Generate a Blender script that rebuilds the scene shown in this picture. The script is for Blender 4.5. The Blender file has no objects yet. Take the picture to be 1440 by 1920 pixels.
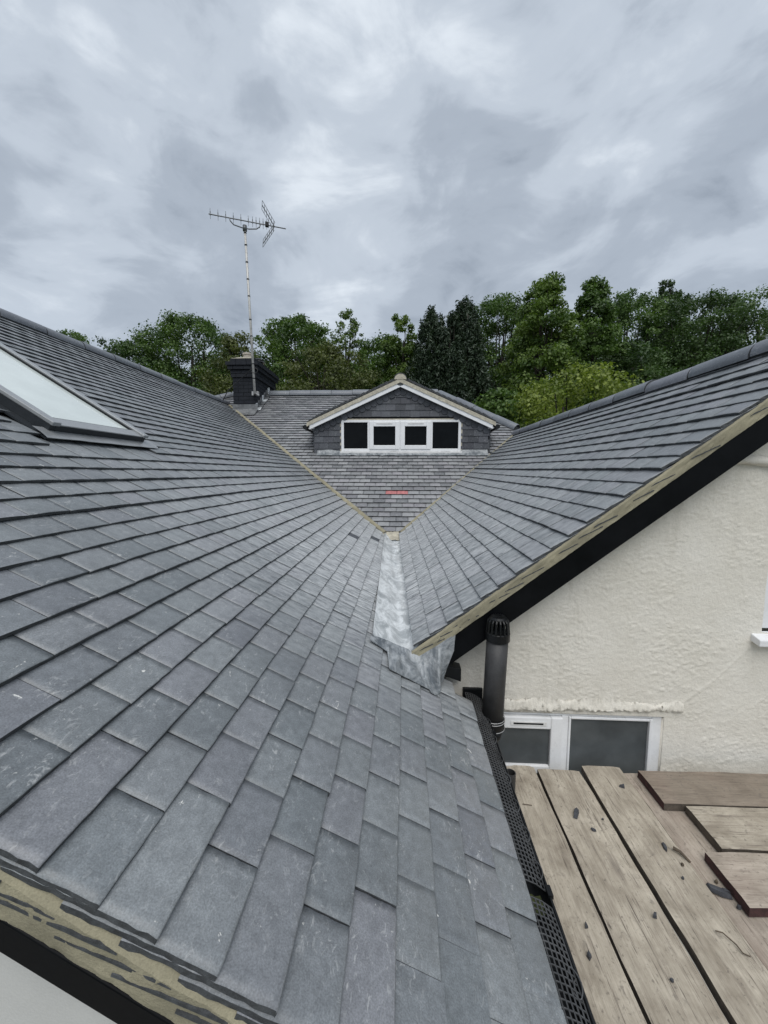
import bpy, math, random
import numpy as np
from mathutils import Matrix, Vector
R_ = math.radians
SC = bpy.context.scene
COL = SC.collection
random.seed(7)

# ------------------------------------------------------------------ camera
def cam_basis(yaw, pitch, roll):
    fw = np.array([-math.sin(yaw)*math.cos(pitch), math.cos(yaw)*math.cos(pitch), -math.sin(pitch)])
    r = np.array([math.cos(yaw), math.sin(yaw), 0.0]); u = np.cross(r, fw)
    c, s = math.cos(roll), math.sin(roll)
    return fw, c*r+s*u, -s*r+c*u
FW, RT, UP = cam_basis(R_(2.9), R_(5.6), R_(0.15))
cd = bpy.data.cameras.new('camera'); co = bpy.data.objects.new('camera', cd); COL.objects.link(co)
cd.sensor_fit = 'HORIZONTAL'; cd.sensor_width = 36.0; cd.lens = 740.0/1440*36
cd.clip_start = 0.02; cd.clip_end = 1000
co.matrix_world = Matrix(((RT[0], UP[0], -FW[0], 0), (RT[1], UP[1], -FW[1], 0), (RT[2], UP[2], -FW[2], 0), (0, 0, 0, 1)))
SC.camera = co
def proj(P):
    P = np.asarray(P, float); d = P@FW
    d = np.where(np.abs(d) < 1e-4, 1e-4, d)
    return 720+740*(P@RT)/d, 960-740*(P@UP)/d, d

# ------------------------------------------------------------------ world: overcast sky
SUN_EL, SUN_AZ = R_(58), R_(172)      # high, behind the camera, slightly to the right
W = bpy.data.worlds.new('World'); SC.world = W; W.use_nodes = True
nt = W.node_tree; nt.nodes.clear()
def N(t, kind, **kw):
    n = t.nodes.new(kind)
    for k, v in kw.items():
        if k.startswith('i_'): n.inputs[k[2:].replace('_', ' ')].default_value = v
        else: setattr(n, k, v)
    return n
def ramp(t, stops, interp='LINEAR'):
    n = t.nodes.new('ShaderNodeValToRGB'); e = n.color_ramp.elements; n.color_ramp.interpolation = interp
    while len(e) < len(stops): e.new(0.5)
    for q, (p, c) in zip(e, stops):
        q.position = p; q.color = (c, c, c, 1) if not hasattr(c, '__len__') else (*c, 1)
    return n
def math_(t, op, a=None, b=None, clamp=False):
    n = t.nodes.new('ShaderNodeMath'); n.operation = op; n.use_clamp = clamp
    for i, x in enumerate((a, b)):
        if x is None: continue
        if isinstance(x, (int, float)): n.inputs[i].default_value = x
        else: t.links.new(x, n.inputs[i])
    return n.outputs[0]
def mixc(t, f, a, b, blend='MIX'):
    n = t.nodes.new('ShaderNodeMix'); n.data_type = 'RGBA'; n.blend_type = blend
    for s, x in ((n.inputs[0], f), (n.inputs[6], a), (n.inputs[7], b)):
        if isinstance(x, (int, float)): s.default_value = x
        elif isinstance(x, (tuple, list)): s.default_value = (*x, 1)
        else: t.links.new(x, s)
    return n.outputs[2]
sky = N(nt, 'ShaderNodeTexSky', sky_type='NISHITA', sun_disc=False, sun_elevation=SUN_EL, sun_rotation=SUN_AZ)
tc = N(nt, 'ShaderNodeTexCoord'); 
mp = N(nt, 'ShaderNodeMapping'); mp.inputs['Location'].default_value = (3.7, 1.2, 0.9); mp.inputs['Rotation'].default_value = (0.1, 0.15, 0.5); mp.inputs['Scale'].default_value = (1.0, 1.0, 2.0)
nt.links.new(tc.outputs['Generated'], mp.inputs[0])
n1 = N(nt, 'ShaderNodeTexNoise', i_Scale=2.0, i_Detail=8.0, i_Roughness=0.52, i_Distortion=0.25); nt.links.new(mp.outputs[0], n1.inputs['Vector'])
n2 = N(nt, 'ShaderNodeTexNoise', i_Scale=5.6, i_Detail=7.0, i_Roughness=0.56, i_Distortion=0.5); nt.links.new(mp.outputs[0], n2.inputs['Vector'])
cv = math_(nt, 'ADD', math_(nt, 'MULTIPLY', n1.outputs[0], 0.68), math_(nt, 'MULTIPLY', n2.outputs[0], 0.32))
cr = ramp(nt, [(0.36, (0.205, 0.238, 0.285)), (0.46, (0.305, 0.345, 0.400)), (0.54, (0.400, 0.445, 0.503)), (0.64, (0.56, 0.605, 0.655))], 'EASE')
nt.links.new(cv, cr.inputs[0])
skl = N(nt, 'ShaderNodeVectorMath', operation='SCALE'); skl.inputs['Scale'].default_value = 0.09; nt.links.new(sky.outputs[0], skl.inputs[0])
skc = mixc(nt, 0.93, skl.outputs[0], cr.outputs[0])
bg = N(nt, 'ShaderNodeBackground'); bg.inputs['Strength'].default_value = 1.0; nt.links.new(skc, bg.inputs[0])
wo = N(nt, 'ShaderNodeOutputWorld'); nt.links.new(bg.outputs[0], wo.inputs[0])

# ------------------------------------------------------------------ sun (veiled by cloud)
sd = bpy.data.lights.new('sun', 'SUN'); sd.energy = 1.5; sd.angle = R_(50); sd.color = (1.0, 0.97, 0.93)
so = bpy.data.objects.new('sun', sd); COL.objects.link(so)
sdir = Vector((math.sin(SUN_AZ)*math.cos(SUN_EL), math.cos(SUN_AZ)*math.cos(SUN_EL), math.sin(SUN_EL)))
so.rotation_euler = sdir.to_track_quat('Z', 'Y').to_euler()
vs = SC.view_settings; vs.view_transform = 'Standard'; vs.look = 'None'; vs.exposure = 0.52; vs.gamma = 1.0; vs.use_curve_mapping = False

# ------------------------------------------------------------------ materials
MT = {}
def new_mat(name):
    m = bpy.data.materials.new(name); m.use_nodes = True; t = m.node_tree
    b = t.nodes['Principled BSDF']; MT[name] = m
    return m, t, b
def setp(b, **kw):
    for k, v in kw.items():
        s = b.inputs[k.replace('_', ' ')]
        s.default_value = (*v, 1) if isinstance(v, tuple) and len(v) == 3 and s.type == 'RGBA' else v
def noise(t, vec, scale, detail=3.0, rough=0.55, dist=0.0):
    n = N(t, 'ShaderNodeTexNoise', i_Scale=scale, i_Detail=detail, i_Roughness=rough, i_Distortion=dist)
    if vec is not None: t.links.new(vec, n.inputs['Vector'])
    return n.outputs[0]
def mapped(t, vec, scale=(1, 1, 1), loc=(0, 0, 0), rot=(0, 0, 0)):
    m = N(t, 'ShaderNodeMapping'); m.inputs['Scale'].default_value = scale; m.inputs['Location'].default_value = loc; m.inputs['Rotation'].default_value = rot
    t.links.new(vec, m.inputs[0]); return m.outputs[0]
def bump(t, b, h, strength=0.3, dist=0.01):
    n = N(t, 'ShaderNodeBump'); n.inputs['Strength'].default_value = strength; n.inputs['Distance'].default_value = dist
    t.links.new(h, n.inputs['Height']); t.links.new(n.outputs[0], b.inputs['Normal'])
def rf(t, x, a, b, lo=0.0, hi=1.0):
    n = N(t, 'ShaderNodeMapRange'); n.inputs[1].default_value = a; n.inputs[2].default_value = b; n.inputs[3].default_value = lo; n.inputs[4].default_value = hi
    t.links.new(x, n.inputs[0]); return n.outputs[0]
def rnd_value(t):
    oi = N(t, 'ShaderNodeObjectInfo'); at = N(t, 'ShaderNodeAttribute', attribute_name='rnd')
    return math_(t, 'FRACT', math_(t, 'ADD', oi.outputs['Random'], at.outputs['Fac']))

def tile_material(name, dark, light, wash_sheen=False, lichen=0.0):
    m, t, b = new_mat(name)
    pos = N(t, 'ShaderNodeNewGeometry').outputs['Position']
    rv = rnd_value(t)
    wn = N(t, 'ShaderNodeTexWhiteNoise', noise_dimensions='1D'); t.links.new(rv, wn.inputs['W'])
    col = mixc(t, rv, dark, light)
    hue = mixc(t, rf(t, wn.outputs['Value'], 0.45, 1.0), (1, 1, 1), (1.02, 0.98, 1.015))
    col = mixc(t, 1.0, col, hue, 'MULTIPLY')
    fine = noise(t, pos, 330, 2, 0.6); mid = noise(t, pos, 42, 4, 0.6); big = noise(t, pos, 3.2, 4, 0.6)
    col = mixc(t, 1.0, col, mixc(t, rf(t, fine, 0.25, 0.75), (0.72, 0.72, 0.72), (1.3, 1.3, 1.3)), 'MULTIPLY')
    col = mixc(t, 1.0, col, mixc(t, rf(t, mid, 0.3, 0.7), (0.85, 0.85, 0.85), (1.18, 1.18, 1.18)), 'MULTIPLY')
    col = mixc(t, 1.0, col, mixc(t, rf(t, big, 0.3, 0.7), (0.88, 0.88, 0.88), (1.14, 1.14, 1.13)), 'MULTIPLY')
    # pale dust scuffs and droppings
    sc = noise(t, mapped(t, pos, (1, 0.5, 1), (4, 2, 1), (0.3, 0.2, 0.7)), 75, 5, 0.7, 1.2)
    msk = rf(t, noise(t, pos, 7, 2), 0.38, 0.62)
    col = mixc(t, math_(t, 'MULTIPLY', rf(t, sc, 0.56, 0.68), math_(t, 'MULTIPLY', msk, 0.7)), col, (0.46, 0.47, 0.47))
    sp = noise(t, mapped(t, pos, (1, 1, 1), (9, 5, 3)), 26, 6, 0.65, 0.8)
    col = mixc(t, rf(t, sp, 0.685, 0.71), col, (0.66, 0.66, 0.63))
    if lichen: col = mixc(t, math_(t, 'MULTIPLY', rf(t, noise(t, pos, 18, 5, 0.7), 0.5, 0.75), lichen), col, (0.34, 0.34, 0.35))
    if wash_sheen:   # lime run-off along the lead valley, with sky sheen painted into its pale colour
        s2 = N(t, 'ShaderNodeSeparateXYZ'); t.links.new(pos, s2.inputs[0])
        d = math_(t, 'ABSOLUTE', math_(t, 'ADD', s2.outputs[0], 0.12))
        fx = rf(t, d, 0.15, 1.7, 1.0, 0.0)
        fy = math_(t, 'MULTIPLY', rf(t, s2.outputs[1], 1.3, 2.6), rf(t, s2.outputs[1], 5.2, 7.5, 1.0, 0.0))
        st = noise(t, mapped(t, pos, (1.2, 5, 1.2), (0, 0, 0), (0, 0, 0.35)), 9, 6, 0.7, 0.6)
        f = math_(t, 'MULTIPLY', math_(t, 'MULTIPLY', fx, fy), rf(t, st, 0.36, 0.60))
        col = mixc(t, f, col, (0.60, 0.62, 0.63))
    t.links.new(col, b.inputs['Base Color'])
    t.links.new(rf(t, mid, 0.3, 0.7, 0.34, 0.52), b.inputs['Roughness'])
    h = math_(t, 'ADD', math_(t, 'MULTIPLY', fine, 0.35), math_(t, 'MULTIPLY', mid, 0.8))
    bump(t, b, h, 0.35, 0.0025)
    return m
tile_material('tile', (0.147, 0.163, 0.175), (0.200, 0.215, 0.226), wash_sheen=True)
tile_material('tile_old', (0.150, 0.157, 0.166), (0.285, 0.292, 0.300), lichen=0.5)
tile_material('slate_hung', (0.032, 0.036, 0.044), (0.075, 0.081, 0.093))
tile_material('ridge', (0.13, 0.145, 0.165), (0.165, 0.18, 0.20))

def simple(name, col, rough=0.6, var=0.25, scale=12, metal=0.0, bs=0.15, bd=0.003, fine=None, spec=0.5):
    m, t, b = new_mat(name); pos = N(t, 'ShaderNodeNewGeometry').outputs['Position']
    n = noise(t, pos, scale, 5, 0.6); n2 = noise(t, pos, fine or scale*9, 3, 0.6)
    c = mixc(t, 1.0, col, mixc(t, rf(t, n, 0.3, 0.7), (1-var,)*3, (1+var,)*3), 'MULTIPLY')
    c = mixc(t, 1.0, c, mixc(t, rf(t, n2, 0.3, 0.7), (1-var*.5,)*3, (1+var*.5,)*3), 'MULTIPLY')
    t.links.new(c, b.inputs['Base Color']); setp(b, Metallic=metal); b.inputs['Specular IOR Level'].default_value = spec
    t.links.new(rf(t, n, 0.3, 0.7, max(rough-.08, 0.02), min(rough+.08, 1)), b.inputs['Roughness'])
    bump(t, b, math_(t, 'ADD', n, math_(t, 'MULTIPLY', n2, 0.5)), bs, bd)
    return m
simple('tile_edge', (0.055, 0.060, 0.065), 0.8, 0.45, 60, bs=0.6, bd=0.004)
simple('red_tile', (0.44, 0.165, 0.165), 0.7, 0.25, 30)
simple('dark_tile', (0.075, 0.083, 0.095), 0.5, 0.25, 40)
simple('mortar', (0.278, 0.255, 0.178), 0.9, 0.24, 9, bs=0.55, bd=0.006, fine=310)
simple('mortar_grey', (0.44, 0.41, 0.33), 0.9, 0.25, 22, bs=0.5, bd=0.006)
simple('black_paint', (0.0035, 0.004, 0.005), 0.45, 0.3, 8, bs=0.08, spec=0.12)
simple('black_plastic', (0.008, 0.009, 0.010), 0.38, 0.35, 14, bs=0.12, spec=0.3)
simple('guard_plastic', (0.060, 0.062, 0.064), 0.42, 0.35, 14, bs=0.12)
simple('pipe_grey', (0.036, 0.036, 0.037), 0.5, 0.3, 16, bs=0.1)
simple('pvc', (0.78, 0.79, 0.80), 0.3, 0.05, 10, bs=0.03)
simple('pvc_aged', (0.70, 0.70, 0.69), 0.4, 0.12, 14, bs=0.05)
simple('alu_dark', (0.022, 0.027, 0.032), 0.5, 0.12, 10, metal=0.2, bs=0.03)
simple('alu_mid', (0.33, 0.345, 0.355), 0.38, 0.10, 10, metal=0.4, bs=0.03)
simple('galv', (0.42, 0.42, 0.42), 0.5, 0.2, 20, metal=0.5, bs=0.1)
simple('aerial_metal', (0.16, 0.17, 0.18), 0.5, 0.2, 20, metal=0.6, bs=0.05)
simple('mast_paint', (0.50, 0.49, 0.47), 0.5, 0.2, 20, metal=0.3, bs=0.05)
simple('chimney_brick', (0.013, 0.0155, 0.021), 0.6, 0.4, 40, bs=0.4, bd=0.004, spec=0.25)
simple('chimney_joint', (0.010, 0.012, 0.015), 0.8, 0.3, 40)
simple('clay_pot', (0.42, 0.38, 0.33), 0.8, 0.25, 14)
simple('deck', (0.05, 0.05, 0.055), 0.9, 0.2, 10)
simple('wall_left', (0.56, 0.56, 0.54), 0.9, 0.05, 6, bs=0.25, bd=0.004, fine=220)
simple('bark', (0.032, 0.027, 0.021), 0.9, 0.4, 6, bs=0.6, bd=0.03)
simple('curtain', (0.06, 0.062, 0.065), 0.9, 0.2, 8)
simple('slate_bit', (0.055, 0.058, 0.066), 0.65, 0.35, 50, bs=0.4)
simple('twig', (0.10, 0.078, 0.055), 0.9, 0.3, 40)
simple('moss', (0.05, 0.062, 0.018), 0.95, 0.5, 60, bs=0.8, bd=0.01)
simple('cable', (0.012, 0.012, 0.013), 0.5, 0.1, 10)

def lead_mat(name, a, bcol, white):
    m, t, b = new_mat(name); pos = N(t, 'ShaderNodeNewGeometry').outputs['Position']
    p = mapped(t, pos, (1.0, 0.55, 1.0), (0, 0, 0), (0, 0, 0.5))
    n = noise(t, p, 12, 10, 0.74, 0.9); n2 = noise(t, pos, 3.0, 5, 0.6, 0.8); n3 = noise(t, pos, 70, 4, 0.6)
    c = mixc(t, rf(t, n2, 0.35, 0.65), a, bcol)
    c = mixc(t, math_(t, 'MULTIPLY', rf(t, n, 0.43, 0.60), white), c, (0.76, 0.79, 0.80))
    c = mixc(t, 1.0, c, mixc(t, rf(t, n3, 0.3, 0.7), (0.9,)*3, (1.1,)*3), 'MULTIPLY')
    t.links.new(c, b.inputs['Base Color']); setp(b, Metallic=0.1)
    t.links.new(rf(t, n, 0.35, 0.65, 0.36, 0.6), b.inputs['Roughness'])
    bump(t, b, math_(t, 'ADD', n2, math_(t, 'MULTIPLY', n3, 0.2)), 0.3, 0.006)
lead_mat('lead', (0.34, 0.37, 0.385), (0.54, 0.56, 0.565), 1.0)
lead_mat('lead_dark', (0.10, 0.115, 0.13), (0.17, 0.19, 0.205), 0.35)
lead_mat('lead_old', (0.09, 0.095, 0.10), (0.16, 0.165, 0.17), 0.12)

def glass(name, col, rough=0.04, var=0.0, spec=0.5):
    m, t, b = new_mat(name); pos = N(t, 'ShaderNodeNewGeometry').outputs['Position']
    n = noise(t, pos, 6, 4, 0.6); n2 = noise(t, pos, 120, 3, 0.6)
    c = mixc(t, 1.0, col, mixc(t, rf(t, n, 0.3, 0.7), (1-var,)*3, (1+var,)*3), 'MULTIPLY')
    t.links.new(c, b.inputs['Base Color']); setp(b, Roughness=rough); b.inputs['Specular IOR Level'].default_value = spec
    bump(t, b, n2, 0.02, 0.001)
glass('pane_dark', (0.004, 0.005, 0.006), 0.02, 0.3, 0.12)
glass('pane_frosted', (0.078, 0.087, 0.091), 0.28, 0.25, 0.3)
glass('pane_sky', (0.64, 0.70, 0.68), 0.12, 0.05)
glass('pane_net', (0.50, 0.51, 0.57), 0.15, 0.05)

# cream masonry render
m, t, b = new_mat('render_wall'); pos = N(t, 'ShaderNodeNewGeometry').outputs['Position']
n = noise(t, pos, 3.0, 5, 0.6); n2 = noise(t, pos, 45, 5, 0.6); n3 = noise(t, pos, 14, 5, 0.65, 0.6)
c = mixc(t, rf(t, n, 0.3, 0.7), (0.70, 0.665, 0.585), (0.77, 0.74, 0.67))
c = mixc(t, math_(t, 'MULTIPLY', rf(t, n3, 0.55, 0.8), 0.25), c, (0.50, 0.47, 0.41))
n6 = noise(t, mapped(t, pos, (1, 1, 0.12)), 11, 5, 0.65, 0.3)
c = mixc(t, math_(t, 'MULTIPLY', rf(t, n6, 0.54, 0.74), 0.35), c, (0.47, 0.44, 0.37))
n7 = noise(t, pos, 190, 3, 0.6)
c = mixc(t, 1.0, c, mixc(t, rf(t, n7, 0.3, 0.7), (0.90,)*3, (1.06,)*3), 'MULTIPLY')
t.links.new(c, b.inputs['Base Color']); setp(b, Roughness=0.85)
n5 = noise(t, pos, 110, 4, 0.65, 0.8)
bump(t, b, math_(t, 'ADD', n2, math_(t, 'MULTIPLY', n5, 0.7)), 0.6, 0.006)

# weathered scaffold boards: object coordinates, grain along local X
def wood(name, c0, c1, red=0.0):
    m, t, b = new_mat(name); oc = N(t, 'ShaderNodeTexCoord').outputs['Object']
    oi = N(t, 'ShaderNodeObjectInfo'); cx = N(t, 'ShaderNodeCombineXYZ')
    t.links.new(math_(t, 'MULTIPLY', oi.outputs['Random'], 37.0), cx.inputs[0]); t.links.new(math_(t, 'MULTIPLY', oi.outputs['Random'], 11.0), cx.inputs[1])
    va = N(t, 'ShaderNodeVectorMath', operation='ADD'); t.links.new(oc, va.inputs[0]); t.links.new(cx.outputs[0], va.inputs[1]); v = va.outputs[0]
    g = noise(t, mapped(t, v, (1.6, 34, 34)), 3.2, 7, 0.66, 0.7)
    g2 = noise(t, mapped(t, v, (2.5, 130, 130)), 3.0, 4, 0.7, 0.3)
    bl = noise(t, mapped(t, v, (.7, 1, 1)), 9, 6, 0.65, 0.6); sp = noise(t, v, 70, 4, 0.6); bw = noise(t, mapped(t, v, (3, 16, 16)), 2.0, 4, 0.6, 0.6)
    c = mixc(t, rf(t, bl, 0.32, 0.68), c0, c1)
    c = mixc(t, 1.0, c, mixc(t, rf(t, g, 0.3, 0.7), (0.80, 0.79, 0.77), (1.14, 1.14, 1.13)), 'MULTIPLY')
    c = mixc(t, math_(t, 'MULTIPLY', rf(t, g2, 0.58, 0.70), 0.4), c, (0.15, 0.125, 0.10))
    c = mixc(t, math_(t, 'MULTIPLY', rf(t, bw, 0.52, 0.74), 0.6), c, (0.20, 0.165, 0.13))
    ck = noise(t, mapped(t, v, (0.9, 42, 42), (5, 3, 0)), 1.6, 3, 0.5, 0.5)      # drying cracks
    c = mixc(t, math_(t, 'MULTIPLY', math_(t, 'MULTIPLY', rf(t, math_(t, 'ABSOLUTE', math_(t, 'SUBTRACT', ck, 0.5)), 0.004, 0.012, 1, 0), rf(t, bw, 0.46, 0.56)), 0.8), c, (0.07, 0.055, 0.045))
    vo = N(t, 'ShaderNodeTexVoronoi', i_Scale=1.0); t.links.new(mapped(t, v, (1.7, 5.5, 5.5)), vo.inputs['Vector'])    # knots
    kn = math_(t, 'ADD', vo.outputs['Distance'], math_(t, 'MULTIPLY', g, 0.12))
    c = mixc(t, rf(t, kn, 0.13, 0.20, 0.6, 0.0), c, (0.15, 0.125, 0.105))
    dn = noise(t, mapped(t, v, (1, 1.3, 1.3)), 34, 5, 0.7, 0.5)
    c = mixc(t, math_(t, 'MULTIPLY', rf(t, dn, 0.56, 0.66), math_(t, 'MULTIPLY', rf(t, bl, 0.42, 0.6), 0.6)), c, (0.13, 0.115, 0.10))
    c = mixc(t, math_(t, 'MULTIPLY', rf(t, sp, 0.60, 0.70), 0.6), c, (0.11, 0.095, 0.08))
    if red: c = mixc(t, math_(t, 'MULTIPLY', rf(t, noise(t, v, 3, 3), 0.45, 0.65), red), c, (0.36, 0.20, 0.17))
    t.links.new(c, b.inputs['Base Color']); setp(b, Roughness=0.85)
    bump(t, b, math_(t, 'ADD', g, math_(t, 'MULTIPLY', g2, 0.6)), 0.5, 0.003)
wood('board', (0.29, 0.252, 0.200), (0.53, 0.478, 0.395))
wood('board_brown', (0.20, 0.165, 0.130), (0.30, 0.255, 0.205), 0.12)
wood('board_pink', (0.30, 0.255, 0.210), (0.48, 0.42, 0.355), 0.10)
simple('board_side', (0.085, 0.07, 0.055), 0.9, 0.4, 30, bs=0.5)
simple('board_red', (0.060, 0.026, 0.025), 0.85, 0.5, 35, bs=0.5)

# leaves
def leaf_mat(name, c0, c1, trans=0.3):
    m, t, b = new_mat(name)
    a = N(t, 'ShaderNodeAttribute', attribute_name='tint')
    c = mixc(t, a.outputs['Fac'], c0, c1)
    t.links.new(c, b.inputs['Base Color']); setp(b, Roughness=0.55)
    tr = N(t, 'ShaderNodeBsdfTranslucent'); t.links.new(mixc(t, 1.0, c, (1.1, 1.25, 0.6), 'MULTIPLY'), tr.inputs[0])
    ms = N(t, 'ShaderNodeMixShader'); ms.inputs[0].default_value = trans
    t.links.new(b.outputs[0], ms.inputs[1]); t.links.new(tr.outputs[0], ms.inputs[2])
    t.links.new(ms.outputs[0], t.nodes['Material Output'].inputs['Surface'])
leaf_mat('leaf_mid', (0.027, 0.064, 0.014), (0.12, 0.2, 0.042))
leaf_mat('leaf_dark', (0.021, 0.048, 0.015), (0.08, 0.14, 0.036))
leaf_mat('leaf_blue', (0.017, 0.033, 0.019), (0.056, 0.088, 0.050), 0.18)
leaf_mat('leaf_light', (0.038, 0.084, 0.014), (0.165, 0.24, 0.046))
leaf_mat('leaf_olive', (0.04, 0.056, 0.014), (0.135, 0.16, 0.042))
leaf_mat('leaf_yellow', (0.045, 0.085, 0.013), (0.26, 0.32, 0.05))
m, t, b = new_mat('grass'); pos = N(t, 'ShaderNodeNewGeometry').outputs['Position']
c = mixc(t, rf(t, noise(t, pos, 0.6, 6), 0.3, 0.7), (0.035, 0.055, 0.015), (0.07, 0.10, 0.03))
t.links.new(c, b.inputs['Base Color']); setp(b, Roughness=0.9)
simple('paving', (0.24, 0.23, 0.21), 0.9, 0.25, 5, bs=0.3)

# ------------------------------------------------------------------ object helpers
ROOT = {}
def tag(o, label, cat, group=None, kind=None):
    if label: o['label'] = label
    if cat: o['category'] = cat
    if group: o['group'] = group
    if kind: o['kind'] = kind
    return o
def thing(name, label, cat, loc, group=None):
    o = bpy.data.objects.new(name, None); COL.objects.link(o); o.location = loc; o.empty_display_size = 0.1
    ROOT[o.name] = np.array(loc, float)
    return tag(o, label, cat, group)
class MB:
    def __init__(s): s.v = []; s.f = []; s.m = []
    def add(s, v, f, mi=0):
        k = len(s.v); s.v += [tuple(map(float, p)) for p in v]; s.f += [tuple(i+k for i in q) for q in f]; s.m += [mi]*len(f)
    def hexa(s, p, mi=0):     # 8 corners: 0-3 bottom ring, 4-7 top ring
        s.add(p, [(3, 2, 1, 0), (4, 5, 6, 7), (0, 1, 5, 4), (1, 2, 6, 5), (2, 3, 7, 6), (3, 0, 4, 7)], mi)
    def box(s, x0, x1, y0, y1, z0, z1, mi=0):
        s.hexa([(x0, y0, z0), (x1, y0, z0), (x1, y1, z0), (x0, y1, z0), (x0, y0, z1), (x1, y0, z1), (x1, y1, z1), (x0, y1, z1)], mi)
    def obox(s, o, a, b, n, la, lb, ln, mi=0):   # oriented box, corner o
        o, a, b, n = (np.array(q, float) for q in (o, a, b, n)); A, B, C = a*la, b*lb, n*ln
        s.hexa([o, o+A, o+A+B, o+B, o+C, o+A+C, o+A+B+C, o+B+C], mi)
    def tube(s, pts, rad, seg=12, mi=0, caps=True):
        pts = [np.array(p, float) for p in pts]; n = len(pts)
        if not hasattr(rad, '__len__'): rad = [rad]*n
        rings = []; ref = None
        for i in range(n):
            d = pts[min(i+1, n-1)]-pts[max(i-1, 0)]; d = d/(np.linalg.norm(d)+1e-12)
            if ref is None: ref = np.array([1.0, 0, 0]) if abs(d[0]) < 0.8 else np.array([0, 1.0, 0])
            e1 = ref-d*(ref@d); e1 /= np.linalg.norm(e1); ref = e1; e2 = np.cross(d, e1)
            rings.append([pts[i]+rad[i]*(math.cos(q)*e1+math.sin(q)*e2) for q in np.linspace(0, 2*math.pi, seg, endpoint=False)])
        v = [p for r in rings for p in r]; f = []
        for i in range(n-1):
            for j in range(seg):
                k = (j+1) % seg; f.append((i*seg+j, i*seg+k, (i+1)*seg+k, (i+1)*seg+j))
        if caps: f.append(tuple(range(seg-1, -1, -1))); f.append(tuple((n-1)*seg+j for j in range(seg)))
        s.add(v, f, mi)
    def grid(s, P, mi=0, flip=False):             # P (n,m,3)
        n, m_ = P.shape[:2]; f = []
        for i in range(n-1):
            for j in range(m_-1):
                q = (i*m_+j, i*m_+j+1, (i+1)*m_+j+1, (i+1)*m_+j); f.append(q[::-1] if flip else q)
        s.add(P.reshape(-1, 3), f, mi)
    def build(s, name, mats, parent=None, smooth=False, bevel=0.0, rnd=None):
        off = np.zeros(3)
        if parent is not None:
            q = parent
            while q is not None:
                if q.name in ROOT: off = ROOT[q.name]; break
                q = q.parent
        v = np.array(s.v, float)-off
        me = bpy.data.meshes.new(name); me.from_pydata(v.tolist(), [], s.f)
        for mm in (mats if isinstance(mats, (list, tuple)) else [mats]): me.materials.append(MT[mm])
        if len(me.materials) > 1: me.polygons.foreach_set('material_index', s.m)
        if smooth: me.polygons.foreach_set('use_smooth', [True]*len(s.f))
        if rnd is not None:
            at = me.attributes.new('rnd', 'FLOAT', 'FACE'); at.data.foreach_set('value', np.asarray(rnd, np.float32))
        me.update()
        o = bpy.data.objects.new(name, me); COL.objects.link(o)
        if parent is not None: o.parent = parent
        if bevel:
            bv = o.modifiers.new('bevel', 'BEVEL'); bv.width = bevel; bv.segments = 2; bv.limit_method = 'ANGLE'; bv.angle_limit = R_(40)
        return o
def place(name, mesh, M, parent):
    o = bpy.data.objects.new(name, mesh); COL.objects.link(o); o.parent = parent
    q = parent; off = np.zeros(3)
    while q is not None:
        if q.name in ROOT: off = ROOT[q.name]; break
        q = q.parent
    o.matrix_basis = Matrix.Translation(Vector(-off)) @ M
    return o
def frame(P, a, b, n):
    return Matrix(((a[0], b[0], n[0], P[0]), (a[1], b[1], n[1], P[1]), (a[2], b[2], n[2], P[2]), (0, 0, 0, 1)))
def vnoise(x, y, seed=0):
    rs = np.random.RandomState(seed); L_ = rs.rand(256, 256)
    xi = np.floor(x).astype(int); yi = np.floor(y).astype(int); fx = x-xi; fy = y-yi
    fx = fx*fx*(3-2*fx); fy = fy*fy*(3-2*fy); g = lambda i, j: L_[i % 256, j % 256]
    return (g(xi, yi)*(1-fx)+g(xi+1, yi)*fx)*(1-fy)+(g(xi, yi+1)*(1-fx)+g(xi+1, yi+1)*fx)*fy
def fbm(x, y, seed=0, oct=4, rough=0.5):
    s = 0; a = 1; tot = 0
    for k in range(oct): s = s+a*vnoise(x*2**k, y*2**k, seed+k); tot += a; a *= rough
    return s/tot

# ------------------------------------------------------------------ key dimensions (metres; camera at origin)
GZ = -3.7
T = math.tan(R_(32.04)); CT, ST = math.cos(R_(32.04)), math.sin(R_(32.04))
XE, ZE = 0.349, -1.145                      # left eave
GA, TW, TT, STEP = 0.105, 0.165, 0.0120, 0.0142   # gauge, tile width, thickness, rise per course
NL = 48
XR = XE-NL*GA*CT; ZR = ZE+NL*GA*ST          # left ridge
VY = 0.51                                   # near verge
XV, YV = -0.26, 5.05; ZV = ZE+(XE-XV)*T     # foot of left valley
YW = 2.05                                   # gable wall of right wing
def zL(x): return ZE+(XE-x)*T
def zF(y): return ZV+(y-YV)*T
YFR = 9.16; ZFR = zF(YFR)                   # rear ridge
B0 = np.array([0.052, 1.92, -0.862]); B1 = np.array([-0.062, 5.04, -0.770])
T0 = np.array([2.105, 1.92, 0.727]); T1 = np.array([2.043, 7.50, 0.745])
def Rbot(y): return B0+(B1-B0)*((y-1.92)/3.12)
def Rtop(y): return T0+(T1-T0)*((y-1.92)/5.58)
def Rz(x, y):
    p, q = Rbot(y), Rtop(y); return p[2]+(q[2]-p[2])*(x-p[0])/(q[0]-p[0])

# ------------------------------------------------------------------ ground
g = MB(); g.add([(-400, -400, GZ), (400, -400, GZ), (400, 400, GZ), (-400, 400, GZ)], [(0, 1, 2, 3)])
o = g.build('ground', 'grass'); o['kind'] = 'structure'
g = MB(); g.add([(-8, -6, GZ+.004), (9, -6, GZ+.004), (9, 14, GZ+.004), (-8, 14, GZ+.004)], [(0, 1, 2, 3)])
o = g.build('patio', 'paving'); o['kind'] = 'structure'

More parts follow.
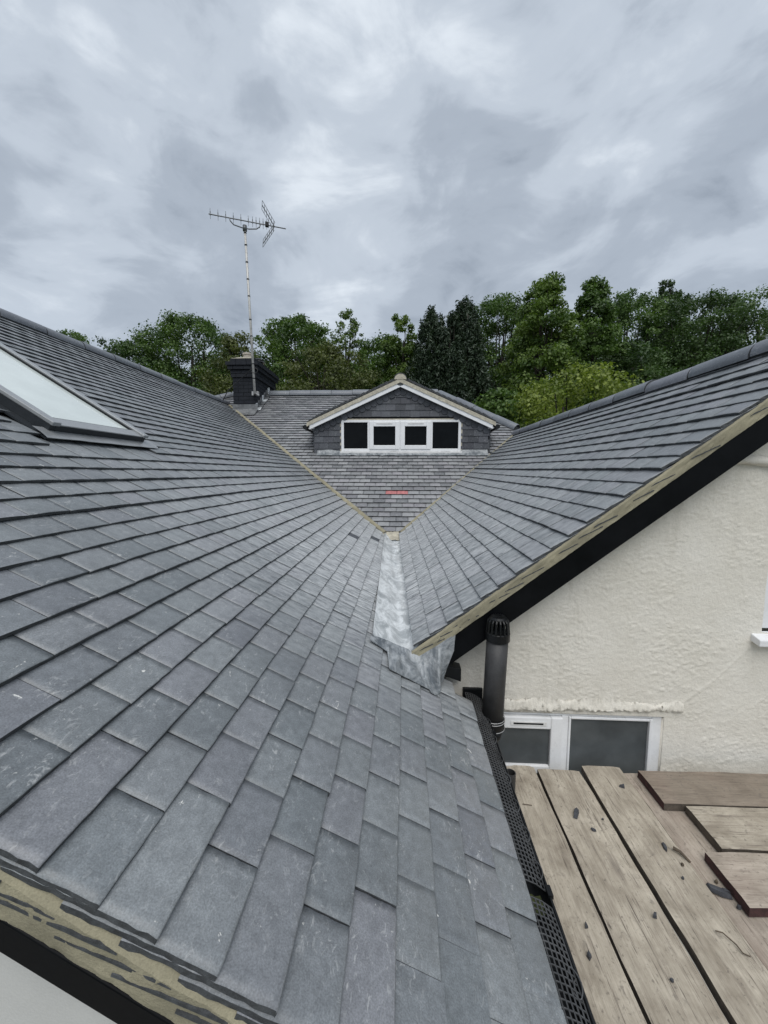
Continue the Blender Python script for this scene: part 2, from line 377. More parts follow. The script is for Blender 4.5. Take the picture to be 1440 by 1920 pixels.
# ------------------------------------------------------------------ roof tiles
def tile_geo(w, length=0.262, nx=6, seed=0, rough=0.0007, hi=True, verge=False):
    rs = random.Random(seed); ys = ([0.0, 0.003, 0.10, length] if hi else [0.0, 0.10, length])
    if verge: ys = [0.0, 0.003]+[length*i/15 for i in range(1, 16)]
    cam = 0.0019+rs.uniform(-.0006, .0009); lc = 0.0020
    v = []; f = []; mi = []
    def z(x, y): return cam*(1-(2*x/w-1)**2)-cam*0.6+lc*math.sin(math.pi*min(y/length, 1))
    tail = [rs.uniform(-rough, rough) for _ in range(nx+1)]
    for j, y in enumerate(ys):
        for i in range(nx+1):
            x = 0.0007+(w-0.0014)*i/nx
            if verge and i in (0, nx): x += rs.uniform(-.0010, .0010)
            zz_ = z(x, y)-(0.0015 if (hi and j == 0) else 0)-(rs.uniform(0, .0018) if verge and i in (0, nx) else 0)
            v.append((x, y+(tail[i] if j == 0 else tail[i]*.7 if (hi and j == 1) else 0), zz_))
    m1 = nx+1; nr = len(ys); base = len(v)
    for i in range(nx+1):                       # lower tail edge
        x = 0.0007+(w-0.0014)*i/nx; v.append((x, tail[i]*1.6+0.0006, z(x, 0)-TT+(rs.uniform(-.0018, .0006) if hi else 0)))
    for j in range(nr-1):
        for i in range(nx): f.append((j*m1+i, j*m1+i+1, (j+1)*m1+i+1, (j+1)*m1+i)); mi.append(0)
    for i in range(nx): f.append((base+i, base+i+1, i+1, i)); mi.append(1)
    for side, i in ((0, 0), (1, nx)):           # long edges
        prev = base+i
        for j in range(1, nr):
            x = 0.0012 if side == 0 else w-0.0012
            if verge: x += rs.uniform(-.0012, .0012)
            v.append((x, ys[j], z(x, ys[j])-TT+(rs.uniform(-.0018, .0018) if verge else 0))); cur = len(v)-1
            q = (prev, (j-1)*m1+i, j*m1+i, cur); f.append(q if side == 0 else q[::-1]); mi.append(1); prev = cur
    return v, f, mi
TM = {}
def tile_mesh(w, seed, mat, verge=False, ln=.262):
    key = (round(w, 3), seed, mat, verge, ln)
    if key not in TM:
        v, f, mi = tile_geo(w, nx=8 if w < .2 else 12, seed=seed, verge=verge, length=ln); me = bpy.data.meshes.new('tile'); me.from_pydata(v, [], f)
        me.materials.append(MT[mat]); me.materials.append(MT['tile_edge']); me.polygons.foreach_set('material_index', mi)
        me.polygons.foreach_set('use_smooth', [k == 0 for k in mi]); me.update(); TM[key] = me
    return TM[key]
TG = {}
def tiled_roof(parent, tiles, mat, keep=300, margin=330, step=STEP):
    """tiles: list of (P tail-left corner, a, b, n, width, gauge, special material or None)"""
    rr = random.Random(len(tiles)); rows = []
    for (P, a, b_, n, w, gg, sp, *vg) in tiles:
        q = np.array([P, P+a*w, P+a*w+b_*gg, P+b_*gg]); u, v, d = proj(q)
        if d.min() < 0.05: continue
        if u.max() < -margin or u.min() > 1440+margin or v.min() > 1920+margin: continue
        area = 0.5*abs(sum(u[i]*v[(i+1) % 4]-u[(i+1) % 4]*v[i] for i in range(4)))
        cu, cvv = u.mean(), v.mean(); inside = -10 < cu < 1450 and cvv < 1930
        rows.append((area if inside else 0, P, a, b_, n, w, gg, sp, bool(vg and vg[0]), vg[1] if len(vg) > 1 else .262))
    rows.sort(key=lambda r: -r[0])
    rest = MB(); rnd = []
    for k, (ar, P, a, b_, n, w, gg, sp, vg, ln) in enumerate(rows):
        tau = math.atan(step/gg)+rr.gauss(0, .003); yaw = rr.gauss(0, .0018)
        P = P+n*rr.gauss(0, .0006)+b_*rr.gauss(0, .0011)+a*rr.gauss(0, .0004)
        b2 = b_*math.cos(tau)-n*math.sin(tau); n2 = n*math.cos(tau)+b_*math.sin(tau)
        a2 = a*math.cos(yaw)+b2*math.sin(yaw); b3 = b2*math.cos(yaw)-a*math.sin(yaw)
        if sp or (k < keep and ar > 0):
            place('tile', tile_mesh(w, rr.randrange(7), sp or mat, vg, ln), frame(P, a2, b3, n2), parent)
        else:
            key = (round(w, 3), rr.randrange(5), ln)
            if key not in TG:
                v, f, mi = tile_geo(w, nx=4, seed=key[1], hi=False, length=ln); TG[key] = (np.array(v), f, mi)
            v, f, mi = TG[key]
            vv = P+v[:, :1]*a2+v[:, 1:2]*b3+v[:, 2:3]*n2
            i0 = len(rest.v); rest.v += vv.tolist(); rest.f += [tuple(i+i0 for i in q) for q in f]; rest.m += mi; rnd += [rr.random()]*len(f)
    if rest.v:
        o = rest.build('roof_tiles', [mat, 'tile_edge'], parent, rnd=rnd); o['kind'] = 'stuff'

def ridge_run(parent, p0, p1, seglen, r=0.115, mat='ridge', up=(0, 0, 1), name='ridge_tile', drop=0.0, arc=100):
    """half-round ridge tiles laid end to end from p0 to p1"""
    p0, p1 = np.array(p0, float), np.array(p1, float); L = np.linalg.norm(p1-p0); d = (p1-p0)/L
    side = np.cross(d, up); side /= np.linalg.norm(side); upv = np.cross(side, d)
    k = max(1, round(L/seglen)); sl = L/k; rr = random.Random(int(L*1000))
    for i in range(k):
        mb = MB(); jit = rr.gauss(0, .004); jr = rr.gauss(0, .002)
        prof = []
        A = np.linspace(-R_(arc), R_(arc), 15)
        rows = []
        for (s_, rad) in ((i*sl+.004, r+jr), (i*sl+.02, r+jr+.002), ((i+1)*sl-.012, r+jr-.001), ((i+1)*sl-.003, r+jr-.004)):
            rows.append([p0+d*s_+upv*(rad*math.cos(q)*0.92-drop+jit)+side*rad*math.sin(q) for q in A])
        mb.grid(np.array(rows))
        rows2 = [[p-(p-(p0+d*((p-p0)@d)+upv*(-drop)))*0.14 for p in rw] for rw in rows]
        mb.grid(np.array(rows2), flip=True)
        for e, fl in ((0, True), (-1, False)): mb.grid(np.array([rows[e], rows2[e]]), 1, fl)
        mb.grid(np.array([[q[0] for q in rows], [q[0] for q in rows2]]), 1); mb.grid(np.array([[q[-1] for q in rows], [q[-1] for q in rows2]]), 1)
        mb.build(name, [mat, 'tile_edge'], parent, smooth=True)
    mb = MB(); mb.tube([p0+d*0.01-upv*(drop+.03), p1-d*0.01-upv*(drop+.03)], r*0.80, 12); mb.build('ridge_bedding_shade', 'tile_edge', parent)  # bedding coloured dark to paint the shadow beneath the ridge tiles

def mortar_strip(parent, p0, dslope, n_out, length, up_off, depth, thick, mat, seed, name='verge_mortar', lean=0.0, l0=.03):
    """rough mortar face along a verge: from p0 along dslope; up_off/depth measured vertically; n_out points out of the wall"""
    p0, d, n_out = (np.array(q, float) for q in (p0, dslope, n_out)); nu, nv = int(length/0.012)+2, 7
    U = np.linspace(0, length, nu); V = np.linspace(0, 1, nv); UU, VV = np.meshgrid(U, V, indexing='ij')
    rel = (fbm(UU*18+3, VV*4+seed, seed, 4)-.5)*0.008+(fbm(UU*70, VV*9, seed+5, 4, .7)-.5)*0.004
    P = p0+UU[..., None]*d+np.array([0, 0, -1.0])*(up_off+VV*(depth-up_off))[..., None]+n_out*(rel*np.clip((VV*(depth-up_off)+up_off-.03)*30, .25, 1)+lean*np.clip((VV*(depth-up_off)+up_off-l0)/.012, 0, 1))[..., None]
    mb = MB(); flip = (np.cross(d, np.array([0, 0, -1.0]))@n_out) < 0
    mb.grid(P, 0, flip); Q = P-n_out*thick-n_out*rel[..., None]
    mb.grid(np.array([P[:, -1], Q[:, -1]])); mb.grid(np.array([P[0], Q[0]])); mb.grid(np.array([P[-1], Q[-1]]))
    return mb.build(name, mat, parent)

# ================================================================== LEFT WING
lw = thing('house_wing', 'near wing with a wide grey tiled slope, dark bargeboard and the roof window', 'house', (-2.0, 3.0, GZ), 'wings of the tiled house')
mb = MB()
dk = -0.075
mb.add([(XE-.03, VY+.03, zL(XE-.03)+dk), (XE-.03, 2.03, zL(XE-.03)+dk), (-.2, 2.04, zL(-.2)+dk), (XV, YV+.05, ZV+dk), (XR, YV+.05+(XV-XR), ZR+dk), (XR, VY+.03, ZR+dk)], [(0, 1, 2, 3, 4, 5)])
mb.add([(XR, VY+.03, ZR+dk), (XR, 9.2, ZR+dk), (XR-2.6, 9.2, ZR+dk-2.6*T), (XR-2.6, VY+.03, ZR+dk-2.6*T)], [(0, 1, 2, 3)])
lroof = mb.build('roof', 'deck', lw); lroof['label'] = 'wide slope of blue-grey concrete plain tiles'
aL = np.array([0, 1., 0]); bL = np.array([-CT, 0, ST]); nL = np.array([ST, 0, CT])
SKY0, SKY1, SKX0, SKX1 = 1.93, 2.665, -1.80, -1.80-1.40*CT     # roof window footprint
DARK = {(7, 23), (9, 20), (6, 27), (12, 31)}
tl = []
for k in range(NL):
    y = VY; j = 0; P0 = np.array([XE-k*GA*CT, 0, ZE+k*GA*ST]); wob = random.Random(k).gauss(0, .0015)
    while y < 9.3:
        w = TW*1.5 if (j == 0 and k % 2 == 0) else TW
        xc = P0[0]-GA*.5*CT; yc = y+w/2; ok = True
        if yc > YV+(XV-P0[0])+.06: ok = False                    # beyond the valley
        if k < 5 and yc > 2.09-(.04 if k > 1 else 0): ok = False   # lead and wall
        if k <= 3 and y+w > 2.06: ok = False
        xt = P0[0]; xh = P0[0]-GA*CT
        if xh < SKX0+.075 and xt > SKX1-.05 and SKY0-.05 < yc < SKY1+.05: ok = False
        if ok:
            P = P0.copy(); P[1] = y; P = P+nL*wob
            tl.append((P, aL, bL, nL, w, GA, 'dark_tile' if (k, j) in DARK else None, j == 0))
        y += w; j += 1
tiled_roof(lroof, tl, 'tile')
ridge_run(lroof, (XR, 2.2, ZR-.036), (XR, 8.75, ZR-.036), 0.5, r=.092)
# verge: mortar, bargeboard, gable wall
LV = 5.3
mortar_strip(lroof, (XE+.02, VY+.008, zL(XE+.02)), bL, (0, -1, 0), LV, 0.026, 0.130, 0.06, 'mortar', 3, lean=.012, l0=.046)
def slivers(parent, p0, d, yface, count, start, seed, tk0, dep):
    rs = random.Random(seed); d = np.array(d, float); th = math.atan2(d[2], math.hypot(d[0], d[1])); hx = np.sign(d[0])
    for k in range(count):
        if tk0 < .006 and rs.random() < .22: continue
        L = rs.uniform(.10, .15) if tk0 < .006 else rs.uniform(.15, .21); a_ = th-R_(9.5)+rs.gauss(0, .012); e = np.array([hx*math.cos(a_), 0, math.sin(a_)]); up_ = np.array([-hx*math.sin(a_), 0, math.cos(a_)])
        o_ = np.array(p0)+d*(start+k*GA+rs.gauss(0, .006))+np.array([0, 0, -dep-rs.uniform(0, .010)]); n_ = 12; pts = []
        for i in range(n_+1):
            f_ = i/n_; tk = (tk0*min(1, f_*5+.25)*(1-.25*f_)); pts.append((o_+e*L*f_+up_*rs.uniform(-.0005, .0005), tk+rs.uniform(-.0012, .0012)))
        mb = MB(); yf = yface-rs.uniform(-.001, .001)
        for i in range(n_):
            (A, ta_), (B, tb_) = pts[i], pts[i+1]; q = [A, B, B+up_*tb_, A+up_*ta_]
            lo = [np.array([w_[0], yf, w_[2]]) for w_ in q]; hi = [np.array([w_[0], yf+.03, w_[2]]) for w_ in q]; mb.hexa(lo+hi)
        mb.build('undercloak_strip', 'tile_edge', parent)
slivers(lroof, (XE, 0, ZE), bL, VY-.0060, 24, .18, 5, .0062, .060)
mb = MB(); mb.obox((XE+.05, VY-.007, zL(XE+.05)-.186), bL, (0, 0, 1), (0, 1, 0), LV+.1, .062, .03); mb.build('bargeboard', 'black_paint', lw, bevel=.003)
mb = MB(); mb.add([(XE-.2, VY+.03, GZ), (XE-.2, VY+.03, zL(XE-.2)-.12), (XR, VY+.03, ZR-.12), (XR-2.4, VY+.03, ZR-.12-2.4*T), (XR-2.4, VY+.03, GZ)], [(4, 3, 2, 1, 0)])
mb.add([(XE-.2, VY+.03, GZ), (XE-.2, 2.04, GZ), (XE-.2, 2.04, zL(XE-.2)-.10), (XE-.2, VY+.03, zL(XE-.2)-.10)], [(0, 1, 2, 3)])
mb.build('wall', 'wall_left', lw)
mb = MB(); mb.box(XE-.045, XE-.022, VY+.0, 2.04, ZE-.22, ZE-.052); mb.build('fascia_board', 'black_paint', lw, bevel=.003)
mb = MB(); mb.box(XE-.22, XE-.046, VY+.032, 2.04, ZE-.215, ZE-.20); mb.build('soffit', 'black_paint', lw)
# mortar fillet up the left valley
def valley_mortar(parent, p0, p1, w, h, seed):
    p0, p1 = np.array(p0), np.array(p1); L = np.linalg.norm(p1-p0); d = (p1-p0)/L; s = np.cross(d, (0, 0, 1.)); s /= np.linalg.norm(s); u = np.cross(s, d)
    n = int(L/.03); q = np.linspace(0, L, n); prof = [(-1, -.9), (-.8, .25), (-.3, .7), (.35, .75), (.85, .2), (1, -.9)]
    P = np.zeros((n, len(prof), 3))
    for j, (a, c) in enumerate(prof):
        jw = 1+(fbm(q*9, q*0+j, seed, 3)-.5)*0.9; jh = (fbm(q*14, q*0+j*3, seed+9, 3)-.5)*0.014
        P[:, j] = p0+q[:, None]*d+s*(a*w/2*jw)[:, None]+u*(c*h+jh)[:, None]
    mb = MB(); mb.grid(P, 0, True); return mb.build('valley_mortar', 'mortar', parent, smooth=True)
valley_mortar(lroof, (XV+.02, YV-.02, ZV+.01), (XR+.12, YV+XV-XR-.12, ZR-.06), .062, .016, 11)

# ================================================================== REAR WING
rw = thing('house_wing', 'rear wing closing the valley, weathered tiles with two red ones below the dormer', 'house', (-1.0, 8.0, GZ), 'wings of the tiled house')
mb = MB()
XH = 0.74                                                     # where ridge turns into right hip
mb.add([(XV+.02, YV-.08, zF(YV-.08)+dk), (-.04, YV-.08, zF(YV-.08)+dk), (2.16, 7.62, zF(7.62)+dk), (XH, YFR, ZFR+dk), (-3.95, YFR, ZFR+dk), (-4.35, 8.87, zF(8.87)+dk)], [(0, 1, 2, 3, 4, 5)])
mb.add([(-3.95, YFR, ZFR+dk), (XH, YFR, ZFR+dk), (XH+2.2, YFR+2.2, ZFR+dk-2.2*T), (-6.2, YFR+2.2, ZFR+dk-2.2*T)], [(0, 1, 2, 3)])
mb.add([(XH, YFR, ZFR+dk), (2.16, 7.62, zF(7.62)+dk), (4.4, 9.2, zF(7.62)-.9), (XH+2.2, YFR+2.2, ZFR+dk-2.2*T)], [(0, 1, 2, 3)])
rroof = mb.build('roof', 'deck', rw); rroof['label'] = 'weathered grey tiled slope around the dormer'
aF = np.array([1., 0, 0]); bF = np.array([0, CT, ST]); nF = np.array([0, -ST, CT])
DX0, DX1, DYF = -1.555, 1.435, 6.85                            # dormer
CHX0, CHX1, CHY0, CHY1 = -3.62, -3.15, 8.37, 9.62
NF = int((YFR-YV+.06)/(GA*CT))
tf = []
for k in range(NF+1):
    y0 = YV-.06+k*GA*CT; z0 = zF(y0); off = (k % 2)*TW/2; ym = y0+GA*CT*.5
    for j in range(-30, 20):
        x = -.19+off+j*TW; xc = x+TW/2
        if xc < XV-(ym-YV)-.09: continue                        # left valley
        if ym < 7.56 and Rz(xc-.09, ym) > zF(ym): continue       # right valley
        if xc > XH+(YFR-ym)*0.83+.05: continue
        if xc < -4.05-(YFR-ym)*.6: continue
        if ym > DYF+.02 and DX0+.02 < xc < DX1-.02 and zF(ym) < 1.50-.44*abs(xc+.07): continue
        if CHX0+.02 < xc < CHX1-.02 and ym > CHY0+.03: continue
        sp = None
        if abs(y0-(YV-.06+9*GA*CT)) < .001 and -.30 < xc < .05: sp = 'red_tile'
        tf.append((np.array([x, y0, z0]), aF, bF, nF, TW, GA, sp))
tiled_roof(rroof, tf, 'tile_old', margin=60, step=.019)
ridge_run(rroof, (-3.10, YFR, ZFR-.03), (XH, YFR, ZFR-.03), 0.5)
ridge_run(rroof, (-3.95, YFR, ZFR-.03), (-3.66, YFR, ZFR-.03), 0.5)
ridge_run(rroof, (XH+.03, YFR-.03, ZFR-.04), (2.10, 7.62, zF(7.62)-.02), 0.5, r=.10)
ridge_run(rroof, (-4.38, 8.80, zF(8.80)), (-3.98, YFR-.03, ZFR-.04), 0.28, r=.10)
valley_mortar(rroof, (-.045, YV-.02, ZV+.012), (2.10, 7.53, zF(7.53)+.0), .05, .016, 23)
mb = MB(); mb.box(-4.3, 3.9, 9.4, 11.4, GZ, ZFR-.9); mb.build('wall', 'render_wall', rw)

# ================================================================== RIGHT WING
gw = thing('house_wing', 'right wing with cream roughcast gable wall, black bargeboard and white windows', 'house', (2.2, 3.0, GZ), 'wings of the tiled house')
mb = MB()
def off(p, z): q = np.array(p, float); q[2] += z; return q
mb.add([off(Rbot(1.95)+(Rtop(1.95)-Rbot(1.95))*.02, -.07), off(Rtop(1.95), -.07), off(Rtop(7.56), -.07), off(Rbot(5.04)+np.array([.04, 0, 0]), -.07)], [(0, 1, 2, 3)])
mb.add([off(Rtop(1.95), -.07), off(Rtop(1.95)+np.array([2.3, 0, -2.3*.77]), -.07), off(Rtop(7.56)+np.array([2.3, 0, -2.3*.77]), -.07), off(Rtop(7.56), -.07)], [(0, 1, 2, 3)])
groof = mb.build('roof', 'deck', gw); groof['label'] = 'steep slope of blue-grey plain tiles up to a half-round ridge'
tr_ = []
NR = int(round(np.linalg.norm(Rtop(3)-Rbot(3))/GA))
for k in range(NR):
    y = 1.92; j = 0
    while y < 7.7:
        w = TW*1.5 if (j == 0 and k % 2 == 1) else TW
        yh = y+w; pb, pt = Rbot(y+w/2), Rtop(y+w/2); d = (pt-pb); L = np.linalg.norm(d); b_ = d/L; gg = L/NR
        P = Rbot(yh)+(Rtop(yh)-Rbot(yh))*(k/NR); a_ = Rbot(y)+(Rtop(y)-Rbot(y))*(k/NR)-P; a_ /= np.linalg.norm(a_)
        n_ = np.cross(a_, b_); n_ /= np.linalg.norm(n_)
        sag = -0.012*math.sin(math.pi*min(1, (y-1.92)/5.0))*math.sin(math.pi*k/NR)
        if zF(y+w*.5) < P[2]+.07: tr_.append((P+n_*(sag+random.Random(k*3+1).gauss(0, .0016)), a_, b_, n_, w, gg, None, j == 0))
        y += w; j += 1
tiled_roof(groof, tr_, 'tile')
ridge_run(groof, off(Rtop(2.0), -.036), off(Rtop(7.45), -.036), 0.5, r=.092)
dv = (Rtop(1.92)-Rbot(1.92)); LR = np.linalg.norm(dv); dv = dv/LR
mortar_strip(groof, Rbot(1.92)+np.array([0, .008, 0])-dv*.01, dv, (0, -1, 0), LR, 0.028, 0.100, 0.05, 'mortar', 31, lean=.012, l0=.024)
slivers(groof, Rbot(1.92), dv, 1.9145, 22, .04, 6, .005, .052)
p = Rbot(1.92)+dv*.10+np.array([0, .003, -.245])
mb.obox(p, dv, (0, 0, 1), (0, 1, 0), LR-.1, .160, .028); mb.build('bargeboard', 'black_paint', gw, bevel=.004)
p2 = p+np.array([0, .0285, 0.012]); mb = MB(); mb.obox(p2, dv, (0, 0, 1), (0, 1, 0), LR-.1, .02, YW-1.955+.03); mb.build('soffit', 'black_paint', gw)
p3 = Rtop(1.92)+np.array([0, .003, -.245])
mb = MB(); mb.obox(p3, (dv[0], 0, -dv[2]), (0, 0, 1), (0, 1, 0), 2.6, .160, .028); mb.build('bargeboard', 'black_paint', gw, bevel=.004)
# rendered wall with real relief
def wall_relief(x, z):
    big = fbm(x*2.2+1, z*2.2+5, 41, 3); h = (big-.5)*.012
    msk = np.clip((fbm(x*4.6+7, z*5.6+2, 44, 4, .6)-.47)*8, 0, 1)
    worm = np.abs(fbm(x*46, z*78, 47, 3, .55)-.5)*2
    blob = np.clip((fbm(x*62+9, z*95, 53, 2)-.52)*5, 0, 1)
    h = h+msk*(np.clip(.42-worm, 0, .42)*.0034+blob*.0020)+(fbm(x*34, z*52, 60, 5, .75)-.5)*.0032
    # hairline crack patched from the lintel up to the right window
    for (xa, za, xb, zb_, a) in ((1.47, -1.20, 1.62, -1.07, .005), (1.62, -1.07, 1.79, -.88, .004), (1.70, -.42, 1.74, -.62, .004), (1.74, -.62, 1.70, -.78, .005)):
        tt = np.clip(((x-xa)*(xb-xa)+(z-za)*(zb_-za))/((xb-xa)**2+(zb_-za)**2), 0, 1)
        dd = np.hypot(x-xa-tt*(xb-xa), z-za-tt*(zb_-za))+(fbm(x*30, z*30, 71, 3)-.5)*.02
        h = h+a*.45*np.exp(-(dd/.005)**2)
    return h
wx0, wx1, wz0, wz1 = 0.14, 2.35, -2.1, 0.55
nx_, nz_ = 400, 480
X_, Z_ = np.meshgrid(np.linspace(wx0, wx1, nx_), np.linspace(wz0, wz1, nz_), indexing='ij')
Yg = YW-wall_relief(X_, Z_)
P = np.stack([X_, Yg, Z_], -1)
LWX0, LWX1, LWZ0, LWZ1 = 0.43, 1.386, -1.90, -1.283            # lower window opening
RWX0, RWX1, RWZ0, RWZ1 = 1.835, 2.60, -0.805, 0.02             # right window opening
mb = MB(); idx = np.arange(nx_*nz_).reshape(nx_, nz_); fs = []
xc_ = (X_[:-1, :-1]+X_[1:, 1:])/2; zc_ = (Z_[:-1, :-1]+Z_[1:, 1:])/2
lim = np.array([[Rz(q, 1.95)-.12 for q in r_] for r_ in xc_[:, :1]])
keepm = ~((xc_ > LWX0) & (xc_ < LWX1) & (zc_ > LWZ0) & (zc_ < LWZ1)) & ~((xc_ > RWX0) & (xc_ < RWX1) & (zc_ > RWZ0) & (zc_ < RWZ1)) & (zc_ < lim)
for i, j in zip(*np.nonzero(keepm)): fs.append((int(idx[i, j]), int(idx[i+1, j]), int(idx[i+1, j+1]), int(idx[i, j+1])))
mb.add(P.reshape(-1, 3), fs)
mb.add([(wx0, YW, GZ), (wx1, YW, GZ), (wx1, YW, wz0), (wx0, YW, wz0)], [(0, 1, 2, 3)])
mb.add([(RWX1, YW, GZ), (4.3, YW, GZ), (4.3, YW, -.85), (2.2, YW, .66), (wx1, YW, .55), (wx1, YW, RWZ1), (RWX1, YW, RWZ1)], [tuple(range(7))])
mb.add([(wx1, YW, GZ), (RWX1, YW, GZ), (RWX1, YW, RWZ0), (wx1, YW, RWZ0)], [(0, 1, 2, 3)])
mb.add([(4.3, YW, GZ), (4.3, 7.5, GZ), (4.3, 7.5, -.85), (4.3, YW, -.85)], [(0, 1, 2, 3)])
for (xa, xb, za, zb_) in ((LWX0, LWX1, LWZ0, LWZ1), (RWX0, RWX1, RWZ0, RWZ1)):       # reveals
    mb.box(xa-.02, xa, YW+.002, YW+.10, za, zb_); mb.box(xb, xb+.02, YW+.002, YW+.10, za, zb_); mb.box(xa-.02, xb+.02, YW+.002, YW+.10, zb_, zb_+.02)
wall = mb.build('wall', 'render_wall', gw, smooth=True); wall['label'] = 'cream painted roughcast gable wall with cracks'
# rough render drip above lower window
n = 260; q = np.linspace(.45, 1.475, n); prof = [(-.004, .060), (.006, .046), (.020, .030), (.030, .014), (.036, -.004), (.034, -.013), (.0, -.018)]
Pl = np.zeros((n, len(prof), 3))
for j, (dy, dz) in enumerate(prof):
    r1 = (fbm(q*48, q*0+j*2.7, 81, 4, .75)-.5); r2 = (fbm(q*9, q*0+j*.6, 85, 3)-.5)
    Pl[:, j, 0] = q; Pl[:, j, 1] = YW-.001-dy*.34+r1*.020; Pl[:, j, 2] = -1.258+.024*(q-.45)+dz*(.8+.5*r2)+r1*.024+r2*.024*(1 if dz < .04 else 2)
mb = MB(); mb.grid(Pl, 0, True); mb.add(Pl[-1], [tuple(range(len(prof)))[::-1]]); mb.build('render_drip', 'render_wall', gw, smooth=True)
# hood of render under the verge at the top right
q = np.linspace(1.60, 1.95, 60); Pl = np.zeros((60, 5, 3))
for j, (dy, dz) in enumerate([(0, .03), (.02, .02), (.03, 0), (.022, -.014), (0, -.02)]):
    r1 = fbm(q*20, q*0+j, 91, 4)-.5; Pl[:, j, 0] = q; Pl[:, j, 1] = YW-.003-dy+r1*.012; Pl[:, j, 2] = .075-.10*(q-1.60)+dz+r1*.014
mb = MB(); mb.grid(Pl, 0, True); mb.build('render_drip', 'render_wall', gw, smooth=True)

def frame_boxes(mb, x0, x1, z0, z1, y0, y1, wl, wr=None, wt=None, wb=None):
    wr = wl if wr is None else wr; wt = wl if wt is None else wt; wb = wl if wb is None else wb
    mb.box(x0, x0+wl, y0, y1, z0, z1); mb.box(x1-wr, x1, y0, y1, z0, z1)
    mb.box(x0+wl, x1-wr, y0+.0005, y1, z1-wt, z1); mb.box(x0+wl, x1-wr, y0+.0005, y1, z0, z0+wb)
# lower window
mb = MB(); frame_boxes(mb, LWX0+.002, LWX1-.002, LWZ0, LWZ1-.002, YW+.012, YW+.07, .018, .05, .016, .04); mb.box(.862, .898, YW+.012, YW+.07, LWZ0+.04, LWZ1-.018)
lwin = mb.build('window', 'pvc', gw, bevel=.004); lwin['label'] = 'white frosted window just above the scaffold boards'
mb = MB(); frame_boxes(mb, .450, .862, -1.63, LWZ1-.022, YW-.006, YW+.05, .05, .062, .068, .045); sash = mb.build('casement', 'pvc', lwin, bevel=.006)
mb = MB(); mb.box(.600, .758, YW-.0095, YW-.0055, -1.345, -1.336); mb.build('vent_slot', 'black_plastic', lwin)
mb = MB(); mb.box(.585, .775, YW-.0085, YW-.0062, -1.352, -1.329); mb.build('vent_cover', 'pvc_aged', lwin, bevel=.001)
mb = MB(); mb.box(.502, .798, YW+.012, YW+.020, -1.584, -1.376); mb.build('pane', 'pane_frosted', lwin)
mb = MB(); frame_boxes(mb, .898, LWX1-.05, LWZ0+.04, LWZ1-.02, YW+.006, YW+.05, .012, .016, .014, .016); mb.build('glazing_bead', 'pvc', lwin, bevel=.004)
mb = MB(); mb.box(.912, LWX1-.068, YW+.022, YW+.030, LWZ0+.055, LWZ1-.038); mb.build('pane', 'pane_frosted', lwin)
mb = MB(); mb.box(.905, LWX1-.060, YW+.0305, YW+.032, LWZ0+.05, LWZ1-.030); mb.build('gasket', 'black_plastic', lwin)
# right window
mb = MB(); frame_boxes(mb, RWX0+.012, RWX1, RWZ0+.012, RWZ1, YW+.02, YW+.09, .045); rwin = mb.build('window', 'pvc', gw, bevel=.005); rwin['label'] = 'white window at the right edge with net behind the pane'
mb = MB(); mb.box(RWX0+.055, RWX1-.044, YW+.045, YW+.055, RWZ0+.055, RWZ1-.044); mb.build('pane', 'pane_net', rwin)
mb = MB(); mb.hexa([(1.785, YW-.055, -.862), (2.66, YW-.055, -.862), (2.66, YW+.02, -.850), (1.785, YW+.02, -.850), (1.785, YW-.055, -.828), (2.66, YW-.055, -.828), (2.66, YW+.02, -.806), (1.785, YW+.02, -.806)])
mb.build('sill', 'pvc', rwin, bevel=.004)
# dark boxed end of the soffit above the eaves
mb = MB(); mb.hexa([(.215, 1.985, -1.055), (.305, 1.985, -1.085), (.305, 2.06, -1.085), (.215, 2.06, -1.055), (.215, 1.985, -.995), (.305, 1.985, -1.015), (.305, 2.06, -1.015), (.215, 2.06, -.995)])
mb.build('soffit_end', 'black_plastic', gw, bevel=.003)

# ================================================================== LEAD VALLEY
lv = thing('lead_valley', 'pale streaked lead gutter between the two slopes with a flared apron', 'lead flashing', (-.06, 3.0, -.9))
n, m_ = 90, 17
S = np.linspace(0, 1, n); P = np.zeros((n, m_, 3))
for i, s_ in enumerate(S):
    y = 1.932+s_*(5.07-1.932); xl = -.155+(-.24+.155)*((y-1.953)/2.93); r_ = Rbot(y); xr_ = r_[0]+.07
    for j in range(m_):
        q = j/(m_-1); x = xl+(xr_-xl)*q
        zl = zL(x)+.0075; zf = r_[2]-.040-.012*math.sin(math.pi*q)
        z = max(zl, zf)+.008*math.exp(-(q/.05)**2)
        if q > .75: z = max(z, r_[2]-.040+(q-.75)*.08)
        z += (vnoise(np.array(x*14.), np.array(y*6.), 5)-.5)*.010+(vnoise(np.array(x*40.), np.array(y*22.), 6)-.5)*.004
        P[i, j] = (x, y, z)
mb = MB(); mb.grid(P, 0, True); ch = mb.build('channel', 'lead', lv, smooth=True)
q = np.linspace(0, 1, 26); Pm = np.zeros((26, 9, 3))
for j in range(9):
    Pm[:, j, 0] = XV-.01+q*.225; Pm[:, j, 1] = YV-.24+j*.036+(fbm(q*7, q*0+j*.5, 7, 3)-.5)*.06; Pm[:, j, 2] = ZV-.058+.075*(j/8)**1.3+(fbm(q*9, q*0+j*2, 8, 3)-.5)*.022
mb = MB(); mb.grid(Pm, 0, True); mb.build('mortar_fillet', 'mortar_grey', lv, smooth=True)
